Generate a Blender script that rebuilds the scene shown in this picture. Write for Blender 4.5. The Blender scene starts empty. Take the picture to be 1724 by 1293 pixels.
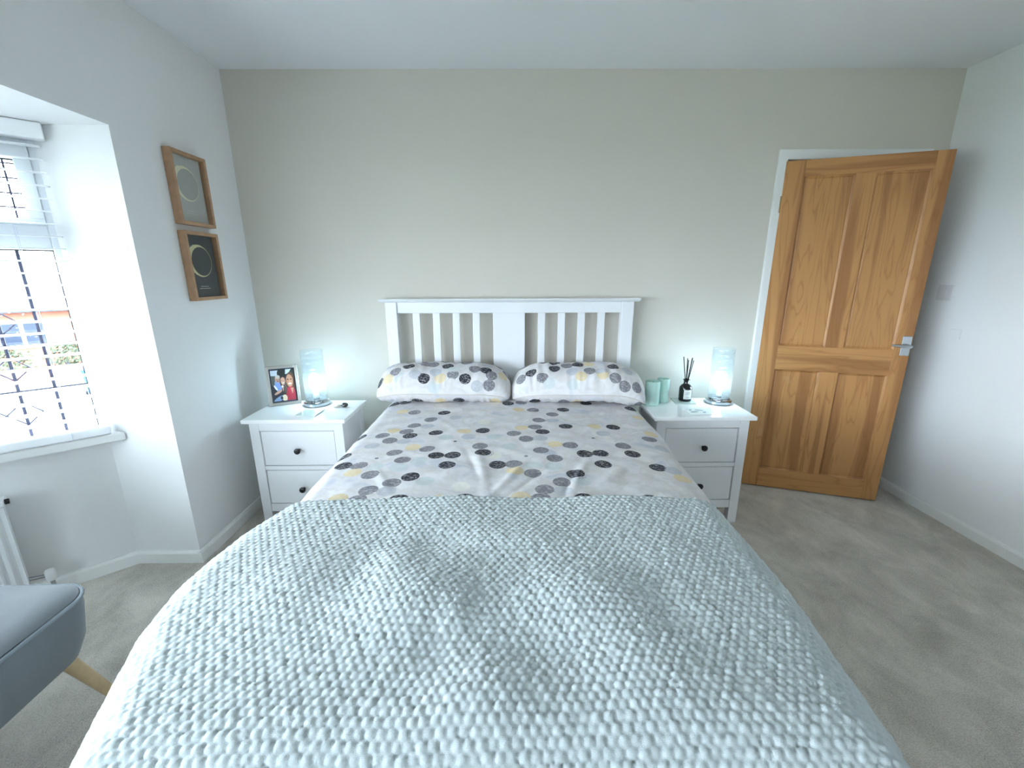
import bpy, bmesh, math, random
import numpy as np
from mathutils import Matrix, Vector

random.seed(7); rng = np.random.default_rng(7)
S = bpy.context.scene
COL = S.collection
PI = math.pi

# ------------------------------------------------------------------ camera
def setup_camera():
    P, YAW, ROLL = .2537, .0055, -.0038
    f = Vector((math.sin(YAW)*math.cos(P), math.cos(YAW)*math.cos(P), -math.sin(P)))
    r = Vector((math.cos(YAW), -math.sin(YAW), 0)); u = r.cross(f)
    c, s = math.cos(ROLL), math.sin(ROLL)
    X = c*r + s*u; U = -s*r + c*u
    cam = bpy.data.cameras.new('camera'); cam.sensor_width = 36; cam.lens = 36*717.5/1724
    cam.clip_start = .02; cam.clip_end = 500
    o = bpy.data.objects.new('camera', cam); COL.objects.link(o)
    M = Matrix((X, U, -f)).transposed().to_4x4(); M.translation = Vector((0, 0, 1.39))
    o.matrix_world = M
    S.camera = o
setup_camera()

# ------------------------------------------------------------------ world, daylight, exposure
w = bpy.data.worlds.new('overcast_sky'); S.world = w; w.use_nodes = True
bg = w.node_tree.nodes['Background']
bg.inputs[0].default_value = (.82, .92, 1.0, 1); bg.inputs[1].default_value = 2.6
S.view_settings.view_transform = 'Standard'; S.view_settings.look = 'None'
S.view_settings.exposure = 3.5; S.view_settings.gamma = 1; S.view_settings.use_curve_mapping = False
S.cycles.use_denoising = True
S.cycles.max_bounces = 14; S.cycles.diffuse_bounces = 8; S.cycles.glossy_bounces = 4
S.cycles.transparent_max_bounces = 24; S.cycles.transmission_bounces = 8
S.cycles.sample_clamp_indirect = 6; S.cycles.caustics_reflective = False; S.cycles.caustics_refractive = False

# room dimensions (metres)
XL, XR, YB, YF, HC = -1.547, 2.482, 2.641, -2.6, 2.4545
BAY_Y0, BAY_Z, SILL = 1.857, 1.953, .675
A48 = math.radians(48)
B1 = (-1.85, 1.86); SPL = .75
B2 = (B1[0]-SPL*math.sin(A48), B1[1]-SPL*math.cos(A48))
B3 = (B2[0], -1.45); B4 = (B1[0], -1.95)

def portal(name, loc, normal_in, sx, sz):
    l = bpy.data.lights.new(name, 'AREA'); l.shape = 'RECTANGLE'; l.size = sx; l.size_y = sz
    l.cycles.is_portal = True
    o = bpy.data.objects.new(name, l); COL.objects.link(o); o.location = loc
    o.rotation_euler = Vector(normal_in).to_track_quat('-Z', 'Z').to_euler()
nsp = (math.cos(A48), -math.sin(A48), 0)
mx = (B1[0]+B2[0])/2; my = (B1[1]+B2[1])/2; zc = (SILL+BAY_Z)/2; zh = BAY_Z-SILL
portal('bay_window_portal', (mx-nsp[0]*.12, my-nsp[1]*.12, zc), nsp, SPL, zh)
portal('bay_window_middle_offscreen', (B2[0]-.12, (B2[1]+B3[1])/2, zc), (1, 0, 0), B2[1]-B3[1], zh)
_d = Vector((B4[0]-B3[0], B4[1]-B3[1], 0)); _n = Vector((-_d.y, _d.x, 0)).normalized()
portal('bay_window_far_offscreen', ((B3[0]+B4[0])/2-_n.x*.12, (B3[1]+B4[1])/2-_n.y*.12, zc), _n, _d.length, zh)

# ------------------------------------------------------------------ materials
def new_mat(name):
    m = bpy.data.materials.new(name); m.use_nodes = True
    return m, m.node_tree, m.node_tree.nodes['Principled BSDF']
def L(nt, a, b): nt.links.new(a, b)
def N(nt, t, **kw):
    n = nt.nodes.new(t)
    for k, v in kw.items(): setattr(n, k, v)
    return n
def rgb(h):  # sRGB 0-255 -> linear
    return tuple(((c/255)/12.92 if c/255 <= .04045 else ((c/255+.055)/1.055)**2.4) for c in h) + (1,)
def mat(name, col, rough=.5, metal=0, bump=0, bscale=200, var=0, vscale=6, spec=.5, emit=None, coat=0, sheen=0):
    m, nt, b = new_mat(name)
    b.inputs['Base Color'].default_value = rgb(col); b.inputs['Roughness'].default_value = rough
    b.inputs['Metallic'].default_value = metal; b.inputs['Specular IOR Level'].default_value = spec
    if coat: b.inputs['Coat Weight'].default_value = coat; b.inputs['Coat Roughness'].default_value = .12
    if sheen: b.inputs['Sheen Weight'].default_value = sheen
    tc = N(nt, 'ShaderNodeTexCoord')
    if var:
        n = N(nt, 'ShaderNodeTexNoise'); n.inputs['Scale'].default_value = vscale; n.inputs['Detail'].default_value = 4
        L(nt, tc.outputs['Object'], n.inputs['Vector'])
        r = N(nt, 'ShaderNodeMix', data_type='RGBA')
        r.inputs['A'].default_value = rgb(tuple(max(0, c*(1-var)) for c in col))
        r.inputs['B'].default_value = rgb(tuple(min(255, c*(1+var)) for c in col))
        L(nt, n.outputs['Fac'], r.inputs['Factor']); L(nt, r.outputs['Result'], b.inputs['Base Color'])
    if bump:
        n = N(nt, 'ShaderNodeTexNoise'); n.inputs['Scale'].default_value = bscale; n.inputs['Detail'].default_value = 3
        L(nt, tc.outputs['Object'], n.inputs['Vector'])
        bp = N(nt, 'ShaderNodeBump'); bp.inputs['Strength'].default_value = bump; bp.inputs['Distance'].default_value = .003
        L(nt, n.outputs['Fac'], bp.inputs['Height']); L(nt, bp.outputs['Normal'], b.inputs['Normal'])
    if emit:
        b.inputs['Emission Color'].default_value = tuple(emit[:3])+(1,); b.inputs['Emission Strength'].default_value = emit[3]
    return m

M = {}
M['white_wall'] = mat('white_emulsion', (230, 230, 230), .85, bump=.12, bscale=90, spec=.2)
M['greige'] = mat('greige_emulsion', (210, 205, 195), .85, bump=.12, bscale=90, spec=.2)
M['ceiling'] = mat('ceiling_emulsion', (228, 229, 231), .9, bump=.1, bscale=70, spec=.2)
M['gloss_white'] = mat('white_gloss_paint', (232, 232, 230), .35, bump=.04, bscale=40)
M['furn_white'] = mat('white_lacquer', (228, 229, 231), .32, spec=.5)
M['furn_top'] = mat('white_lacquer_top', (240, 241, 241), .12, spec=.6)
M['black_knob'] = mat('black_knob', (22, 24, 30), .4)
M['chrome'] = mat('chrome', (176, 180, 184), .1, 1)
M['satin_chrome'] = mat('satin_chrome', (196, 202, 206), .3, 1)
M['upvc'] = mat('white_upvc', (226, 230, 234), .3)
M['blind'] = mat('white_blind_slat', (244, 246, 248), .4)
M['cord'] = mat('blind_cord', (214, 218, 230), .8)
M['lead'] = mat('lead_strip', (58, 60, 78), .5, .4)
M['gasket'] = mat('black_gasket', (38, 40, 44), .6)
M['rad'] = mat('radiator_enamel', (222, 224, 226), .4)
M['plastic'] = mat('white_plastic', (222, 222, 222), .4)
M['dark'] = mat('dark_gap', (20, 20, 22), .8)
M['brass'] = mat('old_brass', (150, 130, 90), .35, 1)
M['oak'] = mat('oak_frame', (172, 136, 104), .5, var=.12, vscale=40, bump=.05, bscale=120)
M['leg_oak'] = mat('pale_oak_leg', (198, 172, 134), .45, var=.1, vscale=30)
M['chair'] = mat('slate_blue_upholstery', (104, 110, 116), .7, bump=.25, bscale=500, var=.04, vscale=9, sheen=.3)
M['chair_pipe'] = mat('slate_blue_piping', (126, 136, 144), .6)
M['silver'] = mat('brushed_silver_frame', (178, 172, 164), .38, .7, bump=.05, bscale=300)
M['black_glass'] = mat('black_glass_bottle', (10, 12, 14), .12, spec=.7)
M['reed'] = mat('black_reed', (16, 16, 18), .8)
M['paper'] = mat('paper_label', (214, 214, 212), .8)
M['ink'] = mat('grey_ink', (120, 122, 126), .8)
M['candle'] = mat('seafoam_wax', (184, 215, 206), .5, var=.05, vscale=20)
M['candle'].node_tree.nodes['Principled BSDF'].inputs['Subsurface Weight'].default_value = .3
M['candle'].node_tree.nodes['Principled BSDF'].inputs['Subsurface Radius'].default_value = (.02, .03, .03)
M['coaster'] = mat('sage_glass_coaster', (196, 208, 204), .12, spec=.7)
M['coaster_w'] = mat('white_glass_coaster', (226, 232, 232), .12, spec=.7)
M['coaster_p'] = mat('grey_print', (168, 178, 180), .2)
M['peb_dark'] = mat('black_polished_stone', (34, 36, 42), .12, spec=.8)
M['peb_pale'] = mat('cream_polished_stone', (224, 214, 206), .3)
M['mattress'] = mat('mattress_ticking', (232, 232, 232), .9)
M['piping'] = mat('ecru_piping', (214, 208, 200), .8)

def carpet():
    m, nt, b = new_mat('taupe_carpet')
    tc = N(nt, 'ShaderNodeTexCoord')
    mp = N(nt, 'ShaderNodeMapping'); mp.inputs['Scale'].default_value = (1.9, 1.3, 1); mp.inputs['Rotation'].default_value = (0, 0, .6)
    L(nt, tc.outputs['Object'], mp.inputs['Vector'])
    n1 = N(nt, 'ShaderNodeTexNoise'); n1.inputs['Scale'].default_value = 2.6; n1.inputs['Detail'].default_value = 9; n1.inputs['Roughness'].default_value = .68; n1.inputs['Distortion'].default_value = .35
    L(nt, mp.outputs[0], n1.inputs['Vector'])
    n2 = N(nt, 'ShaderNodeTexNoise'); n2.inputs['Scale'].default_value = 210; n2.inputs['Detail'].default_value = 3
    L(nt, tc.outputs['Object'], n2.inputs['Vector'])
    cr = N(nt, 'ShaderNodeValToRGB'); e = cr.color_ramp.elements
    e[0].position = .34; e[0].color = rgb((176, 170, 160)); e[1].position = .66; e[1].color = rgb((218, 211, 200))
    L(nt, n1.outputs['Fac'], cr.inputs['Fac'])
    mx_ = N(nt, 'ShaderNodeMix', data_type='RGBA', blend_type='OVERLAY'); mx_.inputs['Factor'].default_value = .6
    L(nt, cr.outputs['Color'], mx_.inputs['A']); L(nt, n2.outputs['Fac'], mx_.inputs['B'])
    L(nt, mx_.outputs['Result'], b.inputs['Base Color'])
    b.inputs['Roughness'].default_value = 1; b.inputs['Specular IOR Level'].default_value = .1; b.inputs['Sheen Weight'].default_value = .25
    ad = N(nt, 'ShaderNodeMath', operation='MULTIPLY_ADD'); ad.inputs[1].default_value = 3.
    L(nt, n1.outputs['Fac'], ad.inputs[0]); L(nt, n2.outputs['Fac'], ad.inputs[2])
    bp = N(nt, 'ShaderNodeBump'); bp.inputs['Strength'].default_value = .9; bp.inputs['Distance'].default_value = .008
    L(nt, ad.outputs[0], bp.inputs['Height']); L(nt, bp.outputs['Normal'], b.inputs['Normal'])
    return m
M['carpet'] = carpet()

def pine(name, axis):
    m, nt, b = new_mat(name)
    tc = N(nt, 'ShaderNodeTexCoord'); oi = N(nt, 'ShaderNodeObjectInfo')
    add = N(nt, 'ShaderNodeVectorMath', operation='MULTIPLY_ADD')
    add.inputs[1].default_value = (7.3, 3.1, 5.7)
    L(nt, oi.outputs['Random'], add.inputs[0]); L(nt, tc.outputs['Object'], add.inputs[2])
    mp = N(nt, 'ShaderNodeMapping')
    mp.inputs['Scale'].default_value = (9, 9, .9) if axis == 'z' else (.9, 9, 9)
    L(nt, add.outputs[0], mp.inputs['Vector'])
    n = N(nt, 'ShaderNodeTexNoise'); n.inputs['Scale'].default_value = 1.3; n.inputs['Detail'].default_value = 2; n.inputs['Distortion'].default_value = .6
    L(nt, mp.outputs[0], n.inputs['Vector'])
    mul = N(nt, 'ShaderNodeMath', operation='MULTIPLY'); mul.inputs[1].default_value = 16
    L(nt, n.outputs['Fac'], mul.inputs[0])
    fr = N(nt, 'ShaderNodeMath', operation='PINGPONG'); fr.inputs[1].default_value = 1
    L(nt, mul.outputs[0], fr.inputs[0])
    cr = N(nt, 'ShaderNodeValToRGB'); e = cr.color_ramp.elements
    e[0].position = 0; e[0].color = rgb((190, 138, 84)); e[1].position = 1; e[1].color = rgb((170, 118, 68))
    x = cr.color_ramp.elements.new(.7); x.color = rgb((187, 135, 82))
    L(nt, fr.outputs[0], cr.inputs['Fac'])
    # broad darker heartwood streaks
    mp2 = N(nt, 'ShaderNodeMapping'); mp2.inputs['Scale'].default_value = (13, 13, .55) if axis == 'z' else (.55, 13, 13)
    L(nt, add.outputs[0], mp2.inputs['Vector'])
    n2 = N(nt, 'ShaderNodeTexNoise'); n2.inputs['Scale'].default_value = 1; n2.inputs['Detail'].default_value = 1
    L(nt, mp2.outputs[0], n2.inputs['Vector'])
    c2 = N(nt, 'ShaderNodeValToRGB'); e = c2.color_ramp.elements
    e[0].position = .50; e[0].color = (0, 0, 0, 1); e[1].position = .60; e[1].color = (1, 1, 1, 1)
    L(nt, n2.outputs['Fac'], c2.inputs['Fac'])
    mx_ = N(nt, 'ShaderNodeMix', data_type='RGBA'); mx_.inputs['B'].default_value = rgb((140, 88, 48))
    sc = N(nt, 'ShaderNodeMath', operation='MULTIPLY'); sc.inputs[1].default_value = .62
    L(nt, c2.outputs['Color'], sc.inputs[0]); L(nt, sc.outputs[0], mx_.inputs['Factor'])
    L(nt, cr.outputs['Color'], mx_.inputs['A'])
    # worn pale scuffs
    n3 = N(nt, 'ShaderNodeTexNoise'); n3.inputs['Scale'].default_value = 9; n3.inputs['Detail'].default_value = 5
    L(nt, add.outputs[0], n3.inputs['Vector'])
    c3 = N(nt, 'ShaderNodeValToRGB'); e = c3.color_ramp.elements
    e[0].position = .68; e[0].color = (0, 0, 0, 1); e[1].position = .76; e[1].color = (.35, .35, .35, 1)
    L(nt, n3.outputs['Fac'], c3.inputs['Fac'])
    m3 = N(nt, 'ShaderNodeMix', data_type='RGBA'); m3.inputs['B'].default_value = rgb((190, 160, 125))
    L(nt, c3.outputs['Color'], m3.inputs['Factor']); L(nt, mx_.outputs['Result'], m3.inputs['A'])
    L(nt, m3.outputs['Result'], b.inputs['Base Color'])
    b.inputs['Roughness'].default_value = .42
    return m
M['pine_v'] = pine('waxed_pine_upright', 'z'); M['pine_h'] = pine('waxed_pine_crosswise', 'x')
M['pine_edge'] = mat('pine_end_grain', (132, 74, 40), .5, var=.1, vscale=30)

def thin_glass(name, tint=(1, 1, 1), refl=.06, rough=.0, body=None, bfac=0):
    m, nt, b = new_mat(name); nt.nodes.remove(b)
    out = nt.nodes['Material Output']
    t = N(nt, 'ShaderNodeBsdfTransparent'); t.inputs[0].default_value = tint+(1,)
    g = N(nt, 'ShaderNodeBsdfGlossy'); g.inputs['Roughness'].default_value = rough
    lw = N(nt, 'ShaderNodeLayerWeight'); pw = N(nt, 'ShaderNodeMath', operation='POWER'); pw.inputs[1].default_value = 4; L(nt, lw.outputs['Facing'], pw.inputs[0])
    fr = N(nt, 'ShaderNodeMath', operation='MULTIPLY_ADD'); fr.inputs[1].default_value = .5; fr.inputs[2].default_value = refl*.4; L(nt, pw.outputs[0], fr.inputs[0])
    mx_ = N(nt, 'ShaderNodeMixShader'); L(nt, fr.outputs[0], mx_.inputs[0]); L(nt, t.outputs[0], mx_.inputs[1]); L(nt, g.outputs[0], mx_.inputs[2])
    last = mx_
    if body:
        tc = N(nt, 'ShaderNodeTexCoord')
        mp = N(nt, 'ShaderNodeMapping'); mp.inputs['Scale'].default_value = (1, 1, 9); mp.inputs['Rotation'].default_value = (.12, .1, 0)
        L(nt, tc.outputs['Object'], mp.inputs['Vector'])
        wv = N(nt, 'ShaderNodeTexNoise'); wv.inputs['Scale'].default_value = 9; wv.inputs['Detail'].default_value = 2
        L(nt, mp.outputs[0], wv.inputs['Vector'])
        cr = N(nt, 'ShaderNodeMapRange'); cr.inputs[1].default_value = .4; cr.inputs[2].default_value = .62
        cr.inputs[3].default_value = bfac*.45; cr.inputs[4].default_value = bfac*1.3
        L(nt, wv.outputs['Fac'], cr.inputs[0])
        tl = N(nt, 'ShaderNodeBsdfTranslucent'); tl.inputs[0].default_value = body+(1,)
        df = N(nt, 'ShaderNodeBsdfDiffuse'); df.inputs[0].default_value = body+(1,)
        m1 = N(nt, 'ShaderNodeMixShader'); m1.inputs[0].default_value = .3
        L(nt, tl.outputs[0], m1.inputs[1]); L(nt, df.outputs[0], m1.inputs[2])
        m2 = N(nt, 'ShaderNodeMixShader'); L(nt, cr.outputs[0], m2.inputs[0]); L(nt, mx_.outputs[0], m2.inputs[1]); L(nt, m1.outputs[0], m2.inputs[2])
        last = m2
    L(nt, last.outputs[0], out.inputs['Surface'])
    return m
M['pane'] = thin_glass('window_glass', (.96, .98, 1))
M['pic_glass'] = thin_glass('picture_glass', (.97, .97, .97))
M['shade'] = thin_glass('rippled_frosted_glass', (.95, .98, 1), body=(.93, .97, 1.0), bfac=.025)
M['bulb'] = mat('lit_bulb', (255, 255, 255), .4, emit=(.62, .88, 1.0, 6))

def dotted(name):
    m, nt, b = new_mat(name)
    tc = N(nt, 'ShaderNodeTexCoord')
    d = N(nt, 'ShaderNodeAttribute'); d.attribute_name = 'dot_distance'
    c = N(nt, 'ShaderNodeAttribute'); c.attribute_name = 'dot_colour'
    # blotchy watercolour ground
    v = N(nt, 'ShaderNodeTexNoise'); v.inputs['Scale'].default_value = 9; v.inputs['Detail'].default_value = 3; v.inputs['Distortion'].default_value = .5
    L(nt, tc.outputs['Object'], v.inputs['Vector'])
    cr = N(nt, 'ShaderNodeValToRGB'); e = cr.color_ramp.elements
    e[0].position = .30; e[0].color = rgb((200, 202, 210)); e[1].position = .70; e[1].color = rgb((232, 228, 226))
    for p, k in ((.42, (222, 219, 222)), (.52, (214, 210, 208)), (.6, (224, 222, 224))):
        x = e.new(p); x.color = rgb(k)
    L(nt, v.outputs['Fac'], cr.inputs['Fac'])
    # scratchy print
    mp = N(nt, 'ShaderNodeMapping'); mp.inputs['Scale'].default_value = (1, 1.8, 1)
    L(nt, tc.outputs['Object'], mp.inputs['Vector'])
    s = N(nt, 'ShaderNodeTexNoise'); s.inputs['Scale'].default_value = 95; s.inputs['Detail'].default_value = 4; s.inputs['Roughness'].default_value = .7
    L(nt, mp.outputs[0], s.inputs['Vector'])
    sr = N(nt, 'ShaderNodeMapRange'); sr.inputs[1].default_value = .50; sr.inputs[2].default_value = .64; sr.inputs[3].default_value = 1; sr.inputs[4].default_value = .42
    L(nt, s.outputs['Fac'], sr.inputs[0])
    ed = N(nt, 'ShaderNodeMapRange'); ed.inputs[1].default_value = .97; ed.inputs[2].default_value = 1.03; ed.inputs[3].default_value = 1; ed.inputs[4].default_value = 0
    L(nt, d.outputs['Fac'], ed.inputs[0])
    ml = N(nt, 'ShaderNodeMath', operation='MULTIPLY'); L(nt, ed.outputs[0], ml.inputs[0]); L(nt, sr.outputs[0], ml.inputs[1])
    ml2 = N(nt, 'ShaderNodeMath', operation='MULTIPLY'); L(nt, ml.outputs[0], ml2.inputs[0]); L(nt, c.outputs['Alpha'], ml2.inputs[1])
    mx_ = N(nt, 'ShaderNodeMix', data_type='RGBA')
    L(nt, ml2.outputs[0], mx_.inputs['Factor']); L(nt, cr.outputs['Color'], mx_.inputs['A']); L(nt, c.outputs['Color'], mx_.inputs['B'])
    L(nt, mx_.outputs['Result'], b.inputs['Base Color'])
    b.inputs['Roughness'].default_value = .85; b.inputs['Specular IOR Level'].default_value = .25
    n = N(nt, 'ShaderNodeTexNoise'); n.inputs['Scale'].default_value = 22; n.inputs['Detail'].default_value = 4
    L(nt, tc.outputs['Object'], n.inputs['Vector'])
    bp = N(nt, 'ShaderNodeBump'); bp.inputs['Strength'].default_value = .25; bp.inputs['Distance'].default_value = .008
    L(nt, n.outputs['Fac'], bp.inputs['Height']); L(nt, bp.outputs['Normal'], b.inputs['Normal'])
    return m
M['dotted'] = dotted('dotted_cotton')
M['blanket'] = mat('mint_white_knit', (191, 200, 201), .95, bump=.3, bscale=700, spec=.15, sheen=.35)

# ------------------------------------------------------------------ mesh helpers
class MB:
    """collects geometry for ONE mesh object"""
    def __init__(s): s.v = []; s.f = []; s.mi = []
    def add(s, vs, fs, mi=0):
        o = len(s.v); s.v += [tuple(p) for p in vs]; s.f += [tuple(i+o for i in f) for f in fs]; s.mi += [mi]*len(fs); return s
    def box(s, x0, x1, y0, y1, z0, z1, mi=0):
        v = [(x0,y0,z0),(x1,y0,z0),(x1,y1,z0),(x0,y1,z0),(x0,y0,z1),(x1,y0,z1),(x1,y1,z1),(x0,y1,z1)]
        return s.add(v, [(0,3,2,1),(4,5,6,7),(0,1,5,4),(1,2,6,5),(2,3,7,6),(3,0,4,7)], mi)
    def prism(s, poly, z0, z1, mi=0):
        n = len(poly)
        v = [(x,y,z0) for x,y in poly]+[(x,y,z1) for x,y in poly]
        f = [tuple(range(n-1,-1,-1)), tuple(range(n,2*n))]+[(i,(i+1)%n,n+(i+1)%n,n+i) for i in range(n)]
        return s.add(v, f, mi)
    def lathe(s, prof, seg=32, c=(0,0,0), mi=0, caps=True):
        v = []; f = []
        for r, z in prof:
            for k in range(seg):
                a = 2*PI*k/seg; v.append((c[0]+r*math.cos(a), c[1]+r*math.sin(a), c[2]+z))
        for i in range(len(prof)-1):
            for k in range(seg):
                k2 = (k+1)%seg; f.append((i*seg+k, i*seg+k2, (i+1)*seg+k2, (i+1)*seg+k))
        if caps:
            f.append(tuple(range(seg-1,-1,-1))); o = (len(prof)-1)*seg; f.append(tuple(range(o,o+seg)))
        return s.add(v, f, mi)
    def tube(s, pts, rad, seg=8, mi=0, closed=False):
        pts = [Vector(p) for p in pts]; n = len(pts)
        rads = rad if isinstance(rad, (list, tuple)) else [rad]*n
        v = []; f = []; up = None
        for i, p in enumerate(pts):
            a = pts[(i-1) % n] if (closed or i) else p; b = pts[(i+1) % n] if (closed or i < n-1) else p
            t = (b-a).normalized()
            if up is None: up = t.orthogonal().normalized()
            up = (up-t*up.dot(t)).normalized(); q = t.cross(up)
            for k in range(seg):
                an = 2*PI*k/seg; v.append(p+(up*math.cos(an)+q*math.sin(an))*rads[i])
        m = n if closed else n-1
        for i in range(m):
            j = (i+1) % n
            for k in range(seg):
                k2 = (k+1)%seg; f.append((i*seg+k, i*seg+k2, j*seg+k2, j*seg+k))
        if not closed:
            f.append(tuple(range(seg-1,-1,-1))); f.append(tuple(range((n-1)*seg, n*seg)))
        return s.add(v, f, mi)
    def grid(s, P, mi=0, closed_u=False):
        h, w_ = len(P), len(P[0]); v = [p for r in P for p in r]
        f = [(i*w_+j, i*w_+j+1, (i+1)*w_+j+1, (i+1)*w_+j) for i in range(h-1) for j in range(w_-1)]
        return s.add(v, f, mi)
    def build(s, name, m, parent=None, bevel=0, seg=2, smooth=False, loc=None, rot=None):
        me = bpy.data.meshes.new(name); me.from_pydata(s.v, [], s.f); me.update()
        for x in (m if isinstance(m, list) else [m]): me.materials.append(M[x])
        if isinstance(m, list): me.polygons.foreach_set('material_index', s.mi)
        bm = bmesh.new(); bm.from_mesh(me); bmesh.ops.recalc_face_normals(bm, faces=bm.faces); bm.to_mesh(me); bm.free()
        o = bpy.data.objects.new(name, me); COL.objects.link(o)
        if parent is not None: o.parent = parent
        if loc: o.location = loc
        if rot: o.rotation_euler = rot
        if smooth:
            me.polygons.foreach_set('use_smooth', [True]*len(me.polygons))
            me.set_sharp_from_angle(angle=math.radians(35))
        if bevel:
            b = o.modifiers.new('bevel', 'BEVEL'); b.width = bevel; b.segments = seg; b.limit_method = 'ANGLE'; b.angle_limit = math.radians(40)
            b.harden_normals = False
        return o

def grid_object(name, P, material, parent=None, attrs=None):
    """P: (h,w,3) numpy grid -> smooth mesh"""
    h, w_, _ = P.shape
    me = bpy.data.meshes.new(name)
    me.vertices.add(h*w_); me.vertices.foreach_set('co', P.reshape(-1).astype(np.float32))
    i = np.arange(h*w_).reshape(h, w_)
    q = np.stack([i[:-1, :-1], i[:-1, 1:], i[1:, 1:], i[1:, :-1]], -1).reshape(-1, 4)
    me.loops.add(q.size); me.loops.foreach_set('vertex_index', q.reshape(-1).astype(np.int32))
    me.polygons.add(len(q)); me.polygons.foreach_set('loop_start', np.arange(0, q.size, 4).astype(np.int32))
    me.polygons.foreach_set('use_smooth', np.ones(len(q), bool))
    me.update(calc_edges=True); me.validate()
    if attrs:
        a = me.attributes.new('dot_distance', 'FLOAT', 'POINT'); a.data.foreach_set('value', attrs[0].reshape(-1).astype(np.float32))
        a = me.attributes.new('dot_colour', 'FLOAT_COLOR', 'POINT'); a.data.foreach_set('color', attrs[1].reshape(-1).astype(np.float32))
    me.materials.append(M[material])
    o = bpy.data.objects.new(name, me); COL.objects.link(o)
    if parent is not None: o.parent = parent
    return o

def tag(o, label=None, cat=None, group=None, kind=None):
    if label: o['label'] = label
    if cat: o['category'] = cat
    if group: o['group'] = group
    if kind: o['kind'] = kind
    return o
def thing(name, label, cat, loc=(0,0,0), rz=0, group=None, kind=None):
    o = bpy.data.objects.new(name, None); COL.objects.link(o); o.location = loc; o.rotation_euler = (0, 0, rz); o.empty_display_size = .1
    return tag(o, label, cat, group, kind)
def struct(o, label=None):
    return tag(o, label, None, None, 'structure')
def copy_tree(o, parent=None):
    c = o.copy(); COL.objects.link(c)
    if parent is not None: c.parent = parent
    for ch in list(o.children): copy_tree(ch, c)
    return c

def wav(x, y, seed, n=6, f0=3., f1=12.):
    """smooth pseudo-noise in [-1,1]"""
    r = np.random.default_rng(seed); out = np.zeros_like(x)
    for k in range(n):
        a = r.uniform(0, 2*PI); f = r.uniform(f0, f1); out += np.sin((x*np.cos(a)+y*np.sin(a))*f+r.uniform(0, 6.28))/n**.5
    return out*.8

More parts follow.
